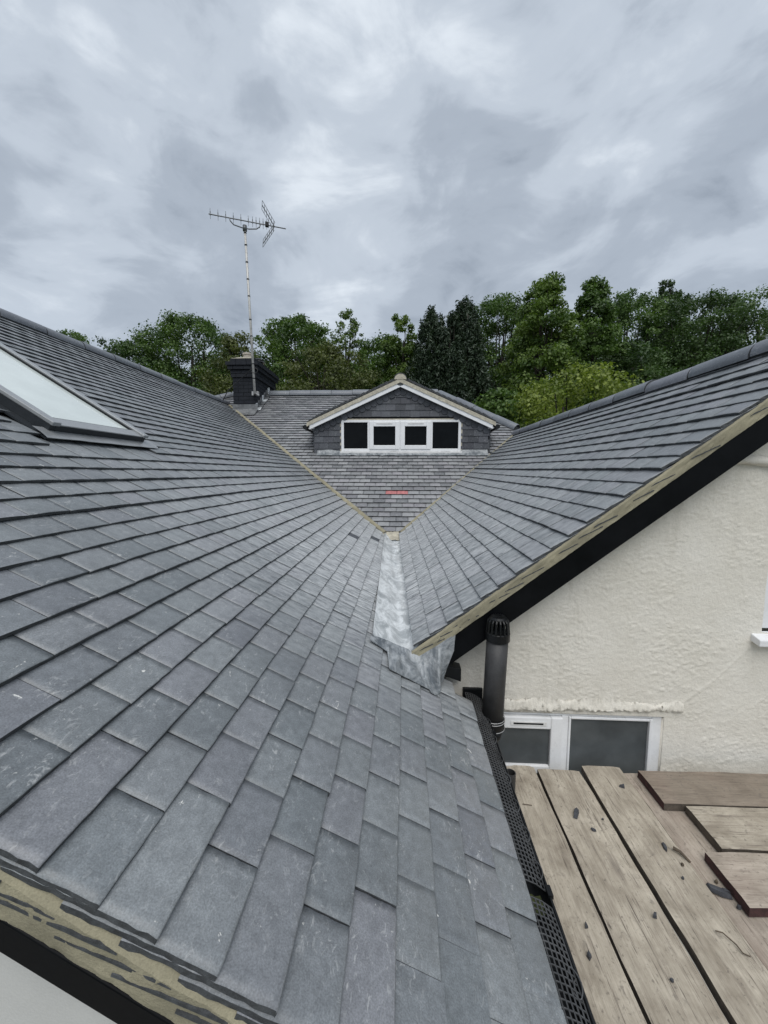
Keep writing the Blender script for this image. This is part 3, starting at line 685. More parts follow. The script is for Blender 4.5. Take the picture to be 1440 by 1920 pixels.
# apron dressed over the eaves tiles
bot = np.array([(-.162, 1.875, 0), (-.120, 1.870, 0), (-.076, 1.862, 0), (-.068, 1.79, 0), (-.062, 1.712, 0), (-.015, 1.722, 0), (.031, 1.735, 0), (.08, 1.742, 0), (.122, 1.752, 0), (.133, 1.736, 0), (.160, 1.742, 0), (.178, 1.785, 0), (.192, 1.86, .012), (.222, 1.905, .09), (.256, 1.914, .20)])
top = np.array([(-.162, 1.91, -.812), (-.12, 1.93, -.828), (-.075, 1.945, -.853), (-.05, 1.95, -.868), (-.02, 1.95, -.880), (.0, 1.95, -.888), (.03, 1.935, -.895), (.055, 1.916, -.905), (.08, 1.915, -.917), (.105, 1.915, -.905), (.135, 1.915, -.885), (.165, 1.915, -.865), (.20, 1.915, -.84), (.235, 1.915, -.815), (.262, 1.915, -.795)])
nu, nv = 85, 25
ui = np.linspace(0, len(bot)-1, nu); bi = np.stack([np.interp(ui, range(len(bot)), bot[:, c_]) for c_ in (0, 1, 2)], -1); ti = np.stack([np.interp(ui, range(len(top)), top[:, c_]) for c_ in (0, 1, 2)], -1)
P = np.zeros((nu, nv, 3))
for i in range(nu):
    pb = np.array([bi[i, 0], bi[i, 1], zL(bi[i, 0])+.007+bi[i, 2]])
    for j in range(nv):
        q = j/(nv-1); p_ = pb*(1-q)+ti[i]*q
        zl = zL(p_[0])+.007; lin = p_[2]; sw = max(0.0, (q-.35)/.65)**1.5
        p_[2] = max(zl, zl*(1-sw)+lin*sw if bi[i, 2] == 0 else lin)
        wr_ = (vnoise(np.array(ui[i]*.9+2), np.array(q*2.2), 15)-.45)*.026+(vnoise(np.array(ui[i]*2.6), np.array(q*4), 16)-.5)*.007
        p_[2] += max(-.001, wr_*min(1, q*2.5+.1)*min(1, (1-q)*4+.2))+.001
        P[i, j] = p_
mb = MB(); mb.grid(P, 0, True); mb.grid(np.stack([P[:, 0], P[:, 0]-np.array([0, 0, .004])], 1), 0)
mb.build('apron', 'lead_dark', lv, smooth=True)

# ================================================================== ROOF WINDOW
sk = thing('roof_window', 'grey framed pivot roof window with pale glass, set in the near slope', 'roof window', (SKX0, (SKY0+SKY1)/2, zL(SKX0)), None)
def onL(x, y, h): return np.array([x, y, zL(x)])+nL*h
Lk = 1.40
def lbox(mb, s0, s1, y0, y1, h0, h1, mi=0):
    o_ = onL(SKX0-s0*CT, y0, h0); mb.obox(o_, aL, bL, nL, y1-y0, s1-s0, h1-h0, mi)
mb = MB(); lbox(mb, .0, Lk, SKY0, SKY0+.03, -.06, .045); lbox(mb, 0, Lk, SKY1-.03, SKY1, -.06, .045); lbox(mb, .0, .03, SKY0+.03, SKY1-.03, -.06, .045); lbox(mb, Lk-.03, Lk, SKY0+.03, SKY1-.03, -.06, .045)
mb.build('frame', 'alu_dark', sk, bevel=.003)
for (ya, yb) in ((SKY0-.006, SKY0+.044), (SKY1-.044, SKY1+.006)):
    mb = MB(); lbox(mb, -.012, Lk+.01, ya, yb, .0455, .068); mb.build('side_cover', 'alu_mid', sk, bevel=.005)
mb = MB(); lbox(mb, -.006, .075, SKY0+.046, SKY1-.046, .0465, .054); mb.build('bottom_cover', 'alu_mid', sk, bevel=.003)
mb = MB(); lbox(mb, Lk-.09, Lk+.02, SKY0-.008, SKY1+.008, .0688, .085); mb.build('top_hood', 'alu_dark', sk, bevel=.004)
mb = MB(); lbox(mb, .077, Lk-.092, SKY0+.046, SKY1-.046, .030, .044); mb.build('pane', 'pane_sky', sk)
for (ya, yb) in ((SKY0+.0445, SKY0+.056), (SKY1-.056, SKY1-.0445)):
    mb = MB(); lbox(mb, .077, Lk-.092, ya, yb, .0445, .056); mb.build('gasket', 'black_plastic', sk)
mb = MB(); lbox(mb, .076, .086, SKY0+.057, SKY1-.057, .0445, .050); mb.build('gasket', 'black_plastic', sk)
# flexible apron below
q = np.linspace(SKY0-.06, SKY1+.09, 40); rows = []
for (s_, h) in ((.03, .012), (-.02, .010), (-.045, .006), (-.062, .003)):
    rows.append([onL(SKX0-s_*CT, y_, h+.002+.003*(s_ < -.03)*(vnoise(np.array(y_*14), np.array(s_), 3)-.2)) for y_ in q])
mb = MB(); mb.grid(np.array(rows)); mb.grid(np.array([rows[-1], [p-nL*.003 for p in rows[-1]]])); mb.build('apron', 'alu_mid', sk, smooth=True)
for (ya, yb) in ((SKY0-.05, SKY0-.002), (SKY1+.002, SKY1+.06)):
    mb = MB(); lbox(mb, -.05, Lk, ya, yb, -.012, -.002); mb.build('side_flashing', 'alu_dark', sk)

# ================================================================== DORMER
dm = thing('dormer', 'gabled dormer hung with dark slate tiles, four-light white window', 'dormer', (-.06, 6.9, .35))
DXC, DZA, DSL = -.075, 1.565, .452
def rake(x): return DZA-.02-DSL*abs(x-DXC)
mb = MB(); zb = .33
mb.add([(DX0+.012, DYF+.012, zb), (DX1-.012, DYF+.012, zb), (DX1-.012, DYF+.012, rake(DX1)-.02), (DXC, DYF+.012, DZA-.06), (DX0+.012, DYF+.012, rake(DX0)-.02)], [(0, 1, 2, 3, 4)])
for x in (DX0+.012, DX1-.012):
    yb_ = YV+(rake(x)-ZV)/T; mb.add([(x, DYF+.012, zF(DYF)-.05), (x, yb_+.1, rake(x)), (x, DYF+.012, rake(x))], [(0, 1, 2)])
dw = mb.build('front_wall', 'chimney_joint', dm)
# hung tiles: unit mesh, scaled in width
me = bpy.data.meshes.new('tile')
me.from_pydata([(0, 0, 0), (1, 0, 0), (1, -.004, .155), (0, -.004, .155), (0, -.020, 0), (1, -.020, 0), (1, -.002, .155), (0, -.002, .155)], [], [(4, 5, 6, 7), (0, 1, 5, 4), (0, 4, 7, 3), (1, 2, 6, 5)])
me.materials.append(MT['slate_hung']); me.update()
WX0, WX1, WZ0, WZ1 = -1.085, .955, .372, .905
rr = random.Random(5); row = 0; z = zb-.02; HG = .108
while z < DZA:
    x = DX0-(row % 2)*.0825
    while x < DX1:
        xa, xb = max(x, DX0), min(x+.165, DX1); zt = z+HG*.6; half = max(0, (rake(DXC)-.03-zt)/DSL); xa, xb = max(xa, DXC-half), min(xb, DXC+half)
        segs = [(xa, xb)]
        if WZ0-.09 < z < WZ1-.02: segs = [(xa, min(xb, WX0)), (max(xa, WX1), xb)]
        for (p_, q_) in segs:
            if q_-p_ > .02:
                o = place('tile', me, Matrix.Translation((p_+.001, DYF+.004+rr.gauss(0, .0008), z+rr.gauss(0, .0015))) @ Matrix.Diagonal((q_-p_-.003, 1, 1, 1)), dw)
        x += .165
    z += HG; row += 1
# cheek tiles (sides)
for x0, sgn in ((DX0, -1), (DX1, 1)):
    z = zb+.04; row = 0
    while z < rake(x0)-.03:
        y = DYF-(row % 2)*.08; ye = YV+(z-ZV)/T+.02
        while y < ye:
            ya, yb_ = max(y, DYF), min(y+.165, ye)
            if yb_-ya > .02:
                Mx = frame((x0, ya if sgn > 0 else yb_, z), (0, sgn, 0), (-sgn, 0, 0), (0, 0, 1)) @ Matrix.Diagonal((yb_-ya-.003, 1, 1, 1)); place('tile', me, Mx, dw)
            y += .165
        z += HG; row += 1
# scalloped tiles under the bargeboard
me2 = bpy.data.meshes.new('scallop_tile'); pts = [(-.052, .06), (-.052, 0)]+[(.052*math.cos(a), .052*math.sin(a)) for a in np.linspace(math.pi, 2*math.pi, 11)][1:-1]+[(.052, 0), (.052, .06)]
kk = len(pts); me2.from_pydata([(x, -.010, z) for x, z in pts]+[(x, 0, z) for x, z in pts], [], [tuple(range(kk))]+[(i, i+kk, (i+1) % kk+kk, (i+1) % kk) for i in range(kk)]); me2.materials.append(MT['slate_hung']); me2.update()
ns = 15; dl = 1.50/ns
for sgn in (-1, 1):
    for i in range(ns):
        x = DXC+sgn*(.05+dl*i); zz_ = DZA-.185-DSL*abs(x-DXC)
        place('scallop_tile', me2, Matrix.Translation((x, DYF-.016-.003*(i % 2), zz_)) @ Matrix.Rotation(sgn*math.atan(DSL), 4, 'Y'), dw)
# roof slopes of the dormer
mb = MB(); FO = 6.74
EX0, EX1 = -1.66, 1.51
for xe_ in (EX0, EX1):
    ze_ = DZA-DSL*abs(xe_-DXC); mb.add([(DXC, FO+.03, DZA-.045), (xe_, FO+.03, ze_-.045), (xe_, YV+(ze_-ZV)/T+.1, ze_-.045), (DXC, YV+(DZA-ZV)/T+.1, DZA-.045)], [(0, 1, 2, 3) if xe_ > 0 else (3, 2, 1, 0)])
droof = mb.build('roof', 'deck', dm)
tls = []; L1 = 1.55/math.cos(math.atan(DSL)); nc = int(L1/GA); cth, sth = math.cos(math.atan(DSL)), math.sin(math.atan(DSL))
for sgn in (-1, 1):
    xe_ = EX0 if sgn < 0 else EX1
    for k in range(nc):
        x = xe_-sgn*k*GA*cth; z = DZA-DSL*abs(x-DXC)+.01; ye = YV+(z-ZV)/T; y = FO; j = 0
        while y < ye:
            w = TW*1.5 if (j == 0 and k % 2) else TW
            a_ = np.array([0, -sgn*1., 0]); b_ = np.array([-sgn*cth, 0, sth]); n_ = np.cross(a_, b_)
            P = np.array([x, y if sgn < 0 else y+w, z])
            tls.append((P, a_, b_, n_, w, GA, None, False, .262 if k < nc-2 else .135)); y += w; j += 1
tiled_roof(droof, tls, 'tile_old', keep=34, margin=60)
ridge_run(droof, (DXC, FO-.01, DZA), (DXC, 8.7, DZA), .5, r=.105)
mb = MB(); A = np.linspace(0, math.pi, 15); mb.add([(DXC+.098*math.cos(a), FO-.014, DZA-.015+.090*math.sin(a)) for a in A], [tuple(range(15))[::-1]]); mb.build('ridge_end_mortar', 'mortar_grey', droof)
for sgn, xe_ in ((-1, EX0), (1, EX1)):
    d = np.array([-sgn*cth, 0, sth]); p0 = np.array([xe_, FO+.008, DZA-DSL*abs(xe_-DXC)])
    mortar_strip(droof, p0+np.array([0, -.016, .0]), d, (0, -1, 0), abs(xe_-DXC)/cth, -.004, .060, .05, 'mortar_grey', 51+sgn)
    p1 = np.array([xe_+sgn*(-.045), FO+.004, DZA-DSL*abs(xe_-sgn*.045-DXC)-.130])
    mb = MB(); mb.obox(p1, d, (0, 0, 1), (0, 1, 0), (abs(xe_-DXC)-.045)/cth, .075, .025); mb.build('bargeboard', 'pvc', dm, bevel=.003)
    p2 = np.array([xe_+sgn*(-.02), FO+.03, DZA-DSL*abs(xe_-DXC)-.075]); mb = MB(); mb.box(min(p2[0], p2[0]-sgn*.09), max(p2[0], p2[0]-sgn*.09), FO+.03, 7.55, p2[2]-.02, p2[2]); mb.build('soffit', 'pvc_aged', dm)
    mb = MB(); e = xe_+sgn*.035; mb.tube([(e, FO+.01, p2[2]+.005), (e, 7.5, p2[2]+.0)], .04, 10); mb.build('gutter', 'black_plastic', dm)
# window of four lights
mb = MB(); frame_boxes(mb, WX0, WX1, WZ0, WZ1, DYF-.022, DYF+.05, .045, .045, .04, .05)
for x in (-.61, -.075, .455): mb.box(x-.022, x+.022, DYF-.0215, DYF+.05, WZ0+.05, WZ1-.04)
dwin = mb.build('window', 'pvc', dm, bevel=.004)
mb = MB(); mb.box(WX0-.02, WX1+.02, DYF-.05, DYF+.02, WZ0-.045, WZ0-.001); mb.build('sill', 'pvc_aged', dwin, bevel=.004)
mb = MB(); frame_boxes(mb, WX0-.022, WX1+.022, WZ0-.0, WZ1+.022, DYF-.010, DYF+.02, .021, .021, .021, .0001); mb.build('architrave', 'mortar_grey', dwin)
LX = [(-1.04, -.632), (-.588, -.097), (-.053, .433), (.477, .910)]
for i, (x0, x1) in enumerate(LX):
    if i in (1, 2):
        mb = MB(); frame_boxes(mb, x0-.012, x1+.012, WZ0+.038, WZ1-.028, DYF-.038, DYF+.02, .072, .072, .082, .068); mb.build('casement', 'pvc', dwin, bevel=.006)
        mb = MB(); mb.box(x0+.11, x1-.11, DYF-.045, DYF-.0385, WZ1-.068, WZ1-.05); mb.build('trickle_vent', 'pvc_aged', dwin)
        mb = MB(); mb.box(x0+.055, x1-.055, DYF+.0, DYF+.006, WZ0+.1, WZ1-.105); mb.build('pane', 'pane_dark', dwin)
    else:
        mb = MB(); mb.box(x0, x1, DYF+.0, DYF+.006, WZ0+.05, WZ1-.04); mb.build('pane', 'pane_dark', dwin)
# lead apron below the window
q = np.linspace(DX0+.05, DX1-.03, 60); rows = []
for (yy, h) in ((DYF+.0, .05), (DYF-.012, .030), (DYF-.05, .012), (DYF-.105, .006)):
    rows.append([(x, yy+(vnoise(np.array(x*9), np.array(yy*3), 4)-.5)*.012, zF(yy)+h+(vnoise(np.array(x*16), np.array(yy*30), 9)-.5)*.012) for x in q])
mb = MB(); mb.grid(np.array(rows), 0, True); mb.build('apron', 'lead_dark', dm, smooth=True)

# ================================================================== CHIMNEY
cm = thing('chimney', 'black painted brick chimney with oversailing courses at the end of the rear ridge', 'chimney', ((CHX0+CHX1)/2, (CHY0+CHY1)/2, 1.2))
cx0, cx1, cy0, cy1 = CHX0, CHX1, CHY0, CHY1
mb = MB(); ZB = 1.15; ZC = 2.00
mb.box(cx0+.012, cx1-.012, cy0+.012, cy1-.012, ZB, 2.40); stack = mb.build('stack', 'chimney_joint', cm)
def unit_brick():
    me = bpy.data.meshes.new('brick'); mb = MB(); mb.box(0, 1, 0, 1, 0, 1); me.from_pydata(mb.v, [], mb.f); me.materials.append(MT['chimney_brick']); me.update(); return me
ub = unit_brick(); rr = random.Random(9)
def brick(x0, x1, y0, y1, z0, z1):
    place('brick', ub, Matrix.Translation((x0, y0, z0)) @ Matrix.Diagonal((x1-x0, y1-y0, z1-z0, 1)), stack)
def course(x0, x1, y0, y1, z, h, ph):
    j = .008
    for (p, q, kind) in ((x0, x1, 'f'), (y0+.10, y1, 'r')):
        L = q-p; n = max(1, round(L/.225)); ed = [p]
        s_ = p+(.1125 if ph else .225)
        while s_ < q-.06: ed.append(s_); s_ += .225
        ed.append(q)
        for a_, b_ in zip(ed[:-1], ed[1:]):
            e = rr.uniform(-.0015, .0015)
            if kind == 'f': brick(a_+j/2*(a_ > p), b_-j/2*(b_ < q), y0+e, y0+.1, z, z+h-j)
            else: brick(x1-.1, x1+e, a_+j/2, b_-j/2*(b_ < q), z, z+h-j)
    brick(x0, x0+.1, y0+.104, y1, z, z+h-j)
z = ZB; i = 0
while z < ZC-.001: course(cx0, cx1, cy0, cy1, z, .0773, i % 2); z += .0773; i += 1
for e, hz in ((.03, .0773), (.03, .0773), (.075, .0773), (.105, .0773), (.03, .0773)):
    course(cx0-e, cx1+e, cy0-e, cy1+e, z, hz, i % 2); z += hz; i += 1
ZT = z
mb = MB(); mb.hexa([(cx0-.02, cy0-.02, ZT-.004), (cx1+.02, cy0-.02, ZT-.004), (cx1+.02, cy1+.02, ZT-.004), (cx0-.02, cy1+.02, ZT-.004), (cx0+.1, cy0+.1, ZT+.05), (cx1-.1, cy0+.1, ZT+.05), (cx1-.1, cy1-.1, ZT+.05), (cx0+.1, cy1-.1, ZT+.05)]); mb.build('flaunching', 'mortar_grey', cm)
xm = (cx0+cx1)/2
mb = MB(); mb.tube([(xm, cy0+.26, ZT+.02), (xm, cy0+.26, ZT+.13), (xm, cy0+.26, ZT+.135), (xm, cy0+.26, ZT+.17)], [.098, .092, .108, .105], 20); mb.build('chimney_pot', 'clay_pot', cm, smooth=False)
mb = MB(); mb.tube([(xm+.05, cy0+.75, ZT+.02), (xm+.05, cy0+.75, ZT+.10)], [.11, .10], 18); mb.tube([(xm+.05, cy0+.75, ZT+.105), (xm+.05, cy0+.75, ZT+.135)], [.15, .13], 18)
mb.tube([(xm+.05, cy0+.75, ZT+.16), (xm+.05, cy0+.75, ZT+.20)], [.12, .06], 18)
for a in range(4): mb.tube([(xm+.05+.09*math.cos(a*1.57), cy0+.75+.09*math.sin(a*1.57), ZT+.13), (xm+.05+.09*math.cos(a*1.57), cy0+.75+.09*math.sin(a*1.57), ZT+.17)], .008, 6)
mb.build('chimney_cowl', 'black_plastic', cm)
# lead: front apron, stepped side flashing
q = np.linspace(cx0-.02, cx1+.05, 14); rows = [[(x, cy0-.004-.10*k-.004*(k == 0), zF(cy0-.10*k)+(.15 if k == 0 else .014)+.002*math.sin(x*40)) for x in q] for k in (0, .12, 1, 2.1)]
rows[0] = [(x, cy0-.006, zF(cy0)+.13) for x in q]; rows[1] = [(x, cy0-.008, zF(cy0)+.03) for x in q]
mb = MB(); mb.grid(np.array(rows), 0, True); mb.build('lead_apron', 'lead_old', cm, smooth=False)
for i in range(7):
    y0 = cy0-.01+i*.125; mb = MB(); z0 = zF(y0)+.01
    mb.add([(cx1+.006, y0, z0-.02), (cx1+.006, y0+.16, zF(y0+.16)-.01), (cx1+.006, y0+.16, zF(y0)+.20), (cx1+.006, y0+.02, zF(y0)+.16)], [(0, 1, 2, 3)])
    mb.add([(cx1+.006, y0, z0), (cx1+.10, y0, z0+.004), (cx1+.10, y0+.16, zF(y0+.16)+.014), (cx1+.006, y0+.16, zF(y0+.16)+.01)], [(0, 1, 2, 3)])
    mb.build('step_flashing', 'lead_old' if i % 3 else 'lead', cm)

# ================================================================== TV AERIAL
ta = thing('tv_aerial', 'tall pale mast with a grey yagi aerial strapped to the chimney', 'aerial', (-3.12, 8.30, 1.62))
mx0 = np.array([-3.115, 8.26, 1.62]); mx1 = np.array([-3.207, 8.223, 4.86])
mb = MB(); mb.tube([mx0, mx0+(mx1-mx0)*.5, mx1], [.026, .024, .022], 12); mast = mb.build('mast', 'mast_paint', ta, smooth=True)
for s_ in (.0, .10, .19, .36, .46, .60, .70, .80, .90, .97):
    p = mx0+(mx1-mx0)*s_; mb = MB(); mb.tube([p-(mx1-mx0)*.003, p+(mx1-mx0)*.003], .028, 10); mb.build('tape', 'black_plastic', mast)
mb = MB(); mb.tube([mx0+np.array([.0, .0, .03]), mx0+np.array([.06, .05, .0]), mx0+np.array([.03, .14, .02])], .016, 8); mb.box(-3.20, -3.06, 8.31, 8.365, 1.62, 1.70); mb.build('wall_bracket', 'galv', ta)
bo0 = np.array([-3.79, 7.92, 4.95]); bo1 = np.array([-2.444, 8.448, 4.95]); bd = bo1-bo0; BL = np.linalg.norm(bd); bd = bd/BL; bs_ = np.array([-bd[1], bd[0], 0])
mb = MB(); mb.tube([bo0, bo1], .011, 8); boom = mb.build('boom', 'aerial_metal', ta)
for f_, s_ in zip(np.concatenate([np.linspace(.02, .5, 6), np.linspace(.555, .74, 5)]), [1]*11):
    p = bo0+bd*BL*f_; mb = MB(); mb.tube([p+np.array([0, 0, -.085]), p+np.array([0, 0, .11])], .0042, 6); mb.tube([p+np.array([0, 0, -.02]), p+np.array([0, 0, .055])], .009, 6); mb.build('director', 'aerial_metal', boom)
p = bo0+bd*BL*.745; mb = MB(); mb.obox(p-bd*.035-bs_*.03+np.array([0, 0, -.03]), bd, bs_, (0, 0, 1), .07, .06, .085); mb.build('dipole_box', 'black_plastic', ta, bevel=.006)
# corner reflector: two grids opening away from the boom
hub = bo0+bd*BL*.845
for sgn in (1, -1):
    mb = MB(); e = -bd*.23+np.array([0, 0, sgn*.36])
    hw = .14
    for w_ in (-hw, 0, hw): mb.tube([hub+bs_*w_, hub+e+bs_*w_], .005 if w_ else .009, 6)
    for q in np.linspace(.08, 1, 6): mb.tube([hub+e*q-bs_*hw, hub+e*q+bs_*hw], .0042, 6)
    mb.build('reflector', 'aerial_metal', boom)
cr_ = mx1+np.array([0, 0, -.01]); a0 = bo0+bd*BL*.26; a1 = bo0+bd*BL*.66
mb = MB(); mb.tube([a0, a0+np.array([0, 0, -.05])+bd*.01, a0+bd*.07+np.array([0, 0, -.11]), cr_-bd*.05, cr_, cr_+bd*.08, a1-bd*.08+np.array([0, 0, -.11]), a1-bd*.02+np.array([0, 0, -.06]), a1], .011, 8); mb.tube([cr_-np.array([0, 0, .05]), cr_+np.array([0, 0, .05])], .042, 10)
mb.build('cradle_arm', 'aerial_metal', ta, smooth=True)
mb = MB(); mb.tube([(-3.13, 8.24, 2.15), (-3.22, 8.26, 2.10), (-3.38, 8.29, 1.98), (-3.56, 8.30, 1.84), (-3.70, 8.28, 1.70), (-3.84, 8.35, 1.52), (-3.9, 8.5, 1.45)], .008, 6)
mb.tube([(-3.13+.07*math.sin(a)+.03, 8.235, 2.10+.05*math.cos(a)) for a in np.linspace(0, 5.6, 14)], .008, 6); mb.build('coax_cable', 'cable', ta, smooth=True)

# ================================================================== SOIL VENT PIPE
pt = np.array([.462, 1.885, -.735]); pb = np.array([.448, 1.885, -1.235])
pp = thing('soil_vent_pipe', 'dark grey vent pipe with slotted black cap against the cream wall', 'pipe', (pb[0], pb[1], -1.35))
mb = MB(); mb.tube([pb, pt-np.array([0, 0, .045])], .052, 24); mb.build('pipe', 'pipe_grey', pp, smooth=True)
mb = MB(); mb.tube([pt-np.array([0, 0, .075]), pt-np.array([0, 0, .072]), pt-np.array([0, 0, .035]), pt-np.array([0, 0, .032])], [.054, .058, .058, .054], 24)
mb.tube([pt-np.array([0, 0, .034]), pt-np.array([0, 0, .02])], .040, 20)
for a in np.linspace(0, 2*math.pi, 16, endpoint=False):
    c_, s_ = math.cos(a), math.sin(a); mb.tube([pt+np.array([.053*c_, .053*s_, -.034]), pt+np.array([.048*c_, .048*s_, .022]), pt+np.array([.036*c_, .036*s_, .036])], .0052, 6)
mb.tube([pt+np.array([0, 0, .028]), pt+np.array([0, 0, .036]), pt+np.array([0, 0, .044])], [.042, .044, .034], 20)
for a in np.linspace(0, 2*math.pi, 18, endpoint=False): mb.tube([pt+np.array([.016*math.cos(a), .016*math.sin(a), .045]), pt+np.array([.034*math.cos(a), .034*math.sin(a), .045])], .0028, 5)
mb.build('vent_cap', 'black_plastic', pp)
mb = MB(); c0 = pb+np.array([0, 0, .03])
mb.tube([c0, c0-np.array([0, 0, .005]), c0-np.array([0, 0, .05]), c0-np.array([0, 0, .055])], [.054, .059, .059, .055], 24); mb.build('collar', 'black_plastic', pp, smooth=True)
mb = MB()
for dz_ in (.0, -.012, -.050): 
    pr = [c0+np.array([.0605*math.cos(a), .0605*math.sin(a), dz_]) for a in np.linspace(0, 2*math.pi, 28)]; mb.tube(pr, .0016, 5)
mb.build('collar_rim', 'galv', pp)
c1 = c0-np.array([0, 0, .055]); mb = MB(); mb.tube([c1, c1+np.array([-.006, .0, -.03]), c1+np.array([-.028, .012, -.065]), c1+np.array([-.062, .03, -.10]), c1+np.array([-.10, .045, -.14])], [.053]*5, 20); mb.build('bend', 'black_plastic', pp, smooth=True)
mb = MB()
for k in (0, 1): mb.tube([c1+np.array([-.030-.012*k, .012, -.060-.014*k])+.0565*(math.cos(a)*np.array([.78, 0, -.62])*1+math.sin(a)*np.array([0, 1, 0])) for a in np.linspace(0, 2*math.pi, 24)], .0018, 5)
mb.build('bend_rim', 'galv', pp)

# ================================================================== GUTTER + GUARD
gt = thing('gutter', 'black half-round plastic gutter along the near eaves', 'gutter', (.385, 1.2, -1.26))
gx, gz, gr_ = .374, -1.198, .050
A = np.linspace(math.pi, 2*math.pi, 17); ys = np.linspace(.2, 2.035, 20)
mb = MB(); P = np.array([[(gx+gr_*math.cos(a), y, gz+gr_*math.sin(a)) for a in A] for y in ys]); Q = np.array([[(gx+(gr_-.003)*math.cos(a), y, gz+(gr_-.003)*math.sin(a)) for a in A] for y in ys])
mb.grid(P); mb.grid(Q, 0, True); mb.tube([(gx+gr_, y, gz) for y in ys], .0042, 8); mb.add(np.array([(gx+gr_*math.cos(a), 2.034, gz+gr_*math.sin(a)) for a in A]), [tuple(range(17))])
mb.build('trough', 'black_plastic', gt, smooth=True)
for y in (.45, 1.03, 1.72):
    mb = MB(); A2 = np.linspace(math.pi, 2*math.pi, 13); mb.grid(np.array([[(gx+(gr_+.004)*math.cos(a), yy, gz+(gr_+.004)*math.sin(a)) for a in A2] for yy in (y, y+.03)])); mb.box(gx+gr_-.006, gx+gr_+.008, y, y+.03, gz-.004, gz+.008); mb.build('bracket', 'black_plastic', gt)
mb = MB(); mb.box(gx-.05, gx+.056, 2.036, 2.06, gz-.04, gz+.05); mb.build('stop_end', 'black_plastic', gt, bevel=.004)
mb = MB(); q = np.linspace(1.005, 1.055, 10); Pm = np.array([[(gx+r_*.05, y, gz-.03+.012*vnoise(np.array(r_*6+3), np.array(y*90), 3)) for r_ in np.linspace(-.7, .6, 9)] for y in q]); mb.grid(Pm, 0, True); mb.build('silt', 'moss', gt, smooth=True)
def guard(y0, y1, label, seed):
    r0 = thing('gutter_guard', label, 'gutter guard', (.39, (y0+y1)/2, gz), 'plastic leaf guards on the gutter')
    rs = random.Random(seed); nl, p = 7, .0150
    def pt_(s_, y): return np.array([.334+s_*.084, y, -1.1635-.036*s_+.010*math.sin(math.pi*s_)+.003*math.sin(y*21+seed)])
    mb = MB(); ny = int((y1-y0)/p)
    for i in range(nl+1): mb.tube([pt_(i/nl, y) for y in np.linspace(y0, y1, max(6, ny//4))], .0021, 5)
    for j in range(ny+1):
        y = y0+j*(y1-y0)/ny; mb.tube([pt_(s_, y) for s_ in (0, .33, .66, 1)], .0020, 5)
    mb.build('mesh_grid', 'guard_plastic', r0)
    y = y0+.05
    while y < y1-.06:
        mb = MB(); c = pt_(.90, y); L = .030
        mb.tube([pt_(.90, y)+np.array([.011*math.cos(a)*(1+.25*math.cos(2*a)), L*math.sin(a), .004+.002*math.cos(a)]) for a in np.linspace(0, 2*math.pi, 22)], .0019, 5)
        mb.tube([c+np.array([-.006, -.012, .004]), c+np.array([-.002, .0, .006]), c+np.array([.006, .008, .004])], .0017, 5)
        mb.build('clip', 'guard_plastic', r0); y += .118
guard(.55, 1.004, 'nearer black plastic mesh guard lying in the gutter', 1)
guard(1.052, 2.02, 'farther black plastic mesh guard reaching the vent pipe', 2)

# ================================================================== SCAFFOLD
BZ = -1.53
def board(label, L, w, mat, M, sidemat='board_side', endmat='board_side', seed=0, th=.038, rough_end=0.0):
    n, m_ = max(12, int(L/.05)), 7
    X = np.linspace(0, L, n); Yv_ = np.linspace(0, w, m_)
    top = np.zeros((n, m_, 3))
    for i, x in enumerate(X):
        e0 = (fbm(np.array(x*5.), np.array(0.), seed, 4)-.5)*.012; e1 = (fbm(np.array(x*5.), np.array(9.), seed+1, 4)-.5)*.012
        for j, y in enumerate(Yv_):
            yy = y+e0*(1-j/(m_-1))+e1*(j/(m_-1)); xx = x
            if i == 0 and rough_end: xx = -rough_end*abs(fbm(np.array(j*.9), np.array(2.), seed+4, 2)-.3)
            z = (fbm(np.array(x*3.), np.array(y*9.), seed+2, 3)-.5)*.006-.0035*(j in (0, m_-1))
            top[i, j] = (xx, yy, z)
    mb = MB(); mb.grid(top, 0, True); bt = top.copy(); bt[..., 2] = -th; mb.grid(bt, 1)
    mb.grid(np.stack([top[:, 0], bt[:, 0]], 1), 1, True); mb.grid(np.stack([top[:, -1], bt[:, -1]], 1), 1); mb.grid(np.stack([top[0], bt[0]], 1), 2); mb.grid(np.stack([top[-1], bt[-1]], 1), 2, True)
    o = mb.build('scaffold_board', [mat, sidemat, endmat]); o.matrix_world = M
    return tag(o, label, 'scaffold board', 'weathered scaffold boards')
def along_y(x0, y_far, z, rot=0.0):   # local +X runs towards the camera (-Y), local +Y to world +X
    return Matrix.Translation((x0, y_far, z)) @ Matrix.Rotation(R_(-90)+rot, 4, 'Z')
GRP = None
board('narrow pale scaffold board nearest the gutter', 2.6, .150, 'board', along_y(.541, 1.965, BZ), seed=3, rough_end=.02)
board('pale scaffold board with slate crumbs, second from the gutter', 2.6, .218, 'board', along_y(.704, 1.958, BZ-.002), seed=13)
board('slightly raised pale scaffold board, third from the gutter', 2.6, .196, 'board', along_y(.936, 1.975, BZ+.012), 'board_side', 'board_red', seed=23)
board('pinkish scaffold board passing under the three cross boards', 2.6, .225, 'board_pink', along_y(1.142, 1.955, BZ-.004), seed=33)
board('scaffold board mostly hidden beneath the three cross boards', 2.6, .225, 'board', along_y(1.375, 1.955, BZ-.004), seed=43)
def along_x(x0, y0, z, rot=0.0): return Matrix.Translation((x0, y0, z)) @ Matrix.Rotation(rot, 4, 'Z')
CZ = BZ+.040
board('brown cross board with red end lying against the cream wall', 1.6, .205, 'board_brown', along_x(1.195, 1.722, CZ, .012), 'board_side', 'board_red', seed=53)
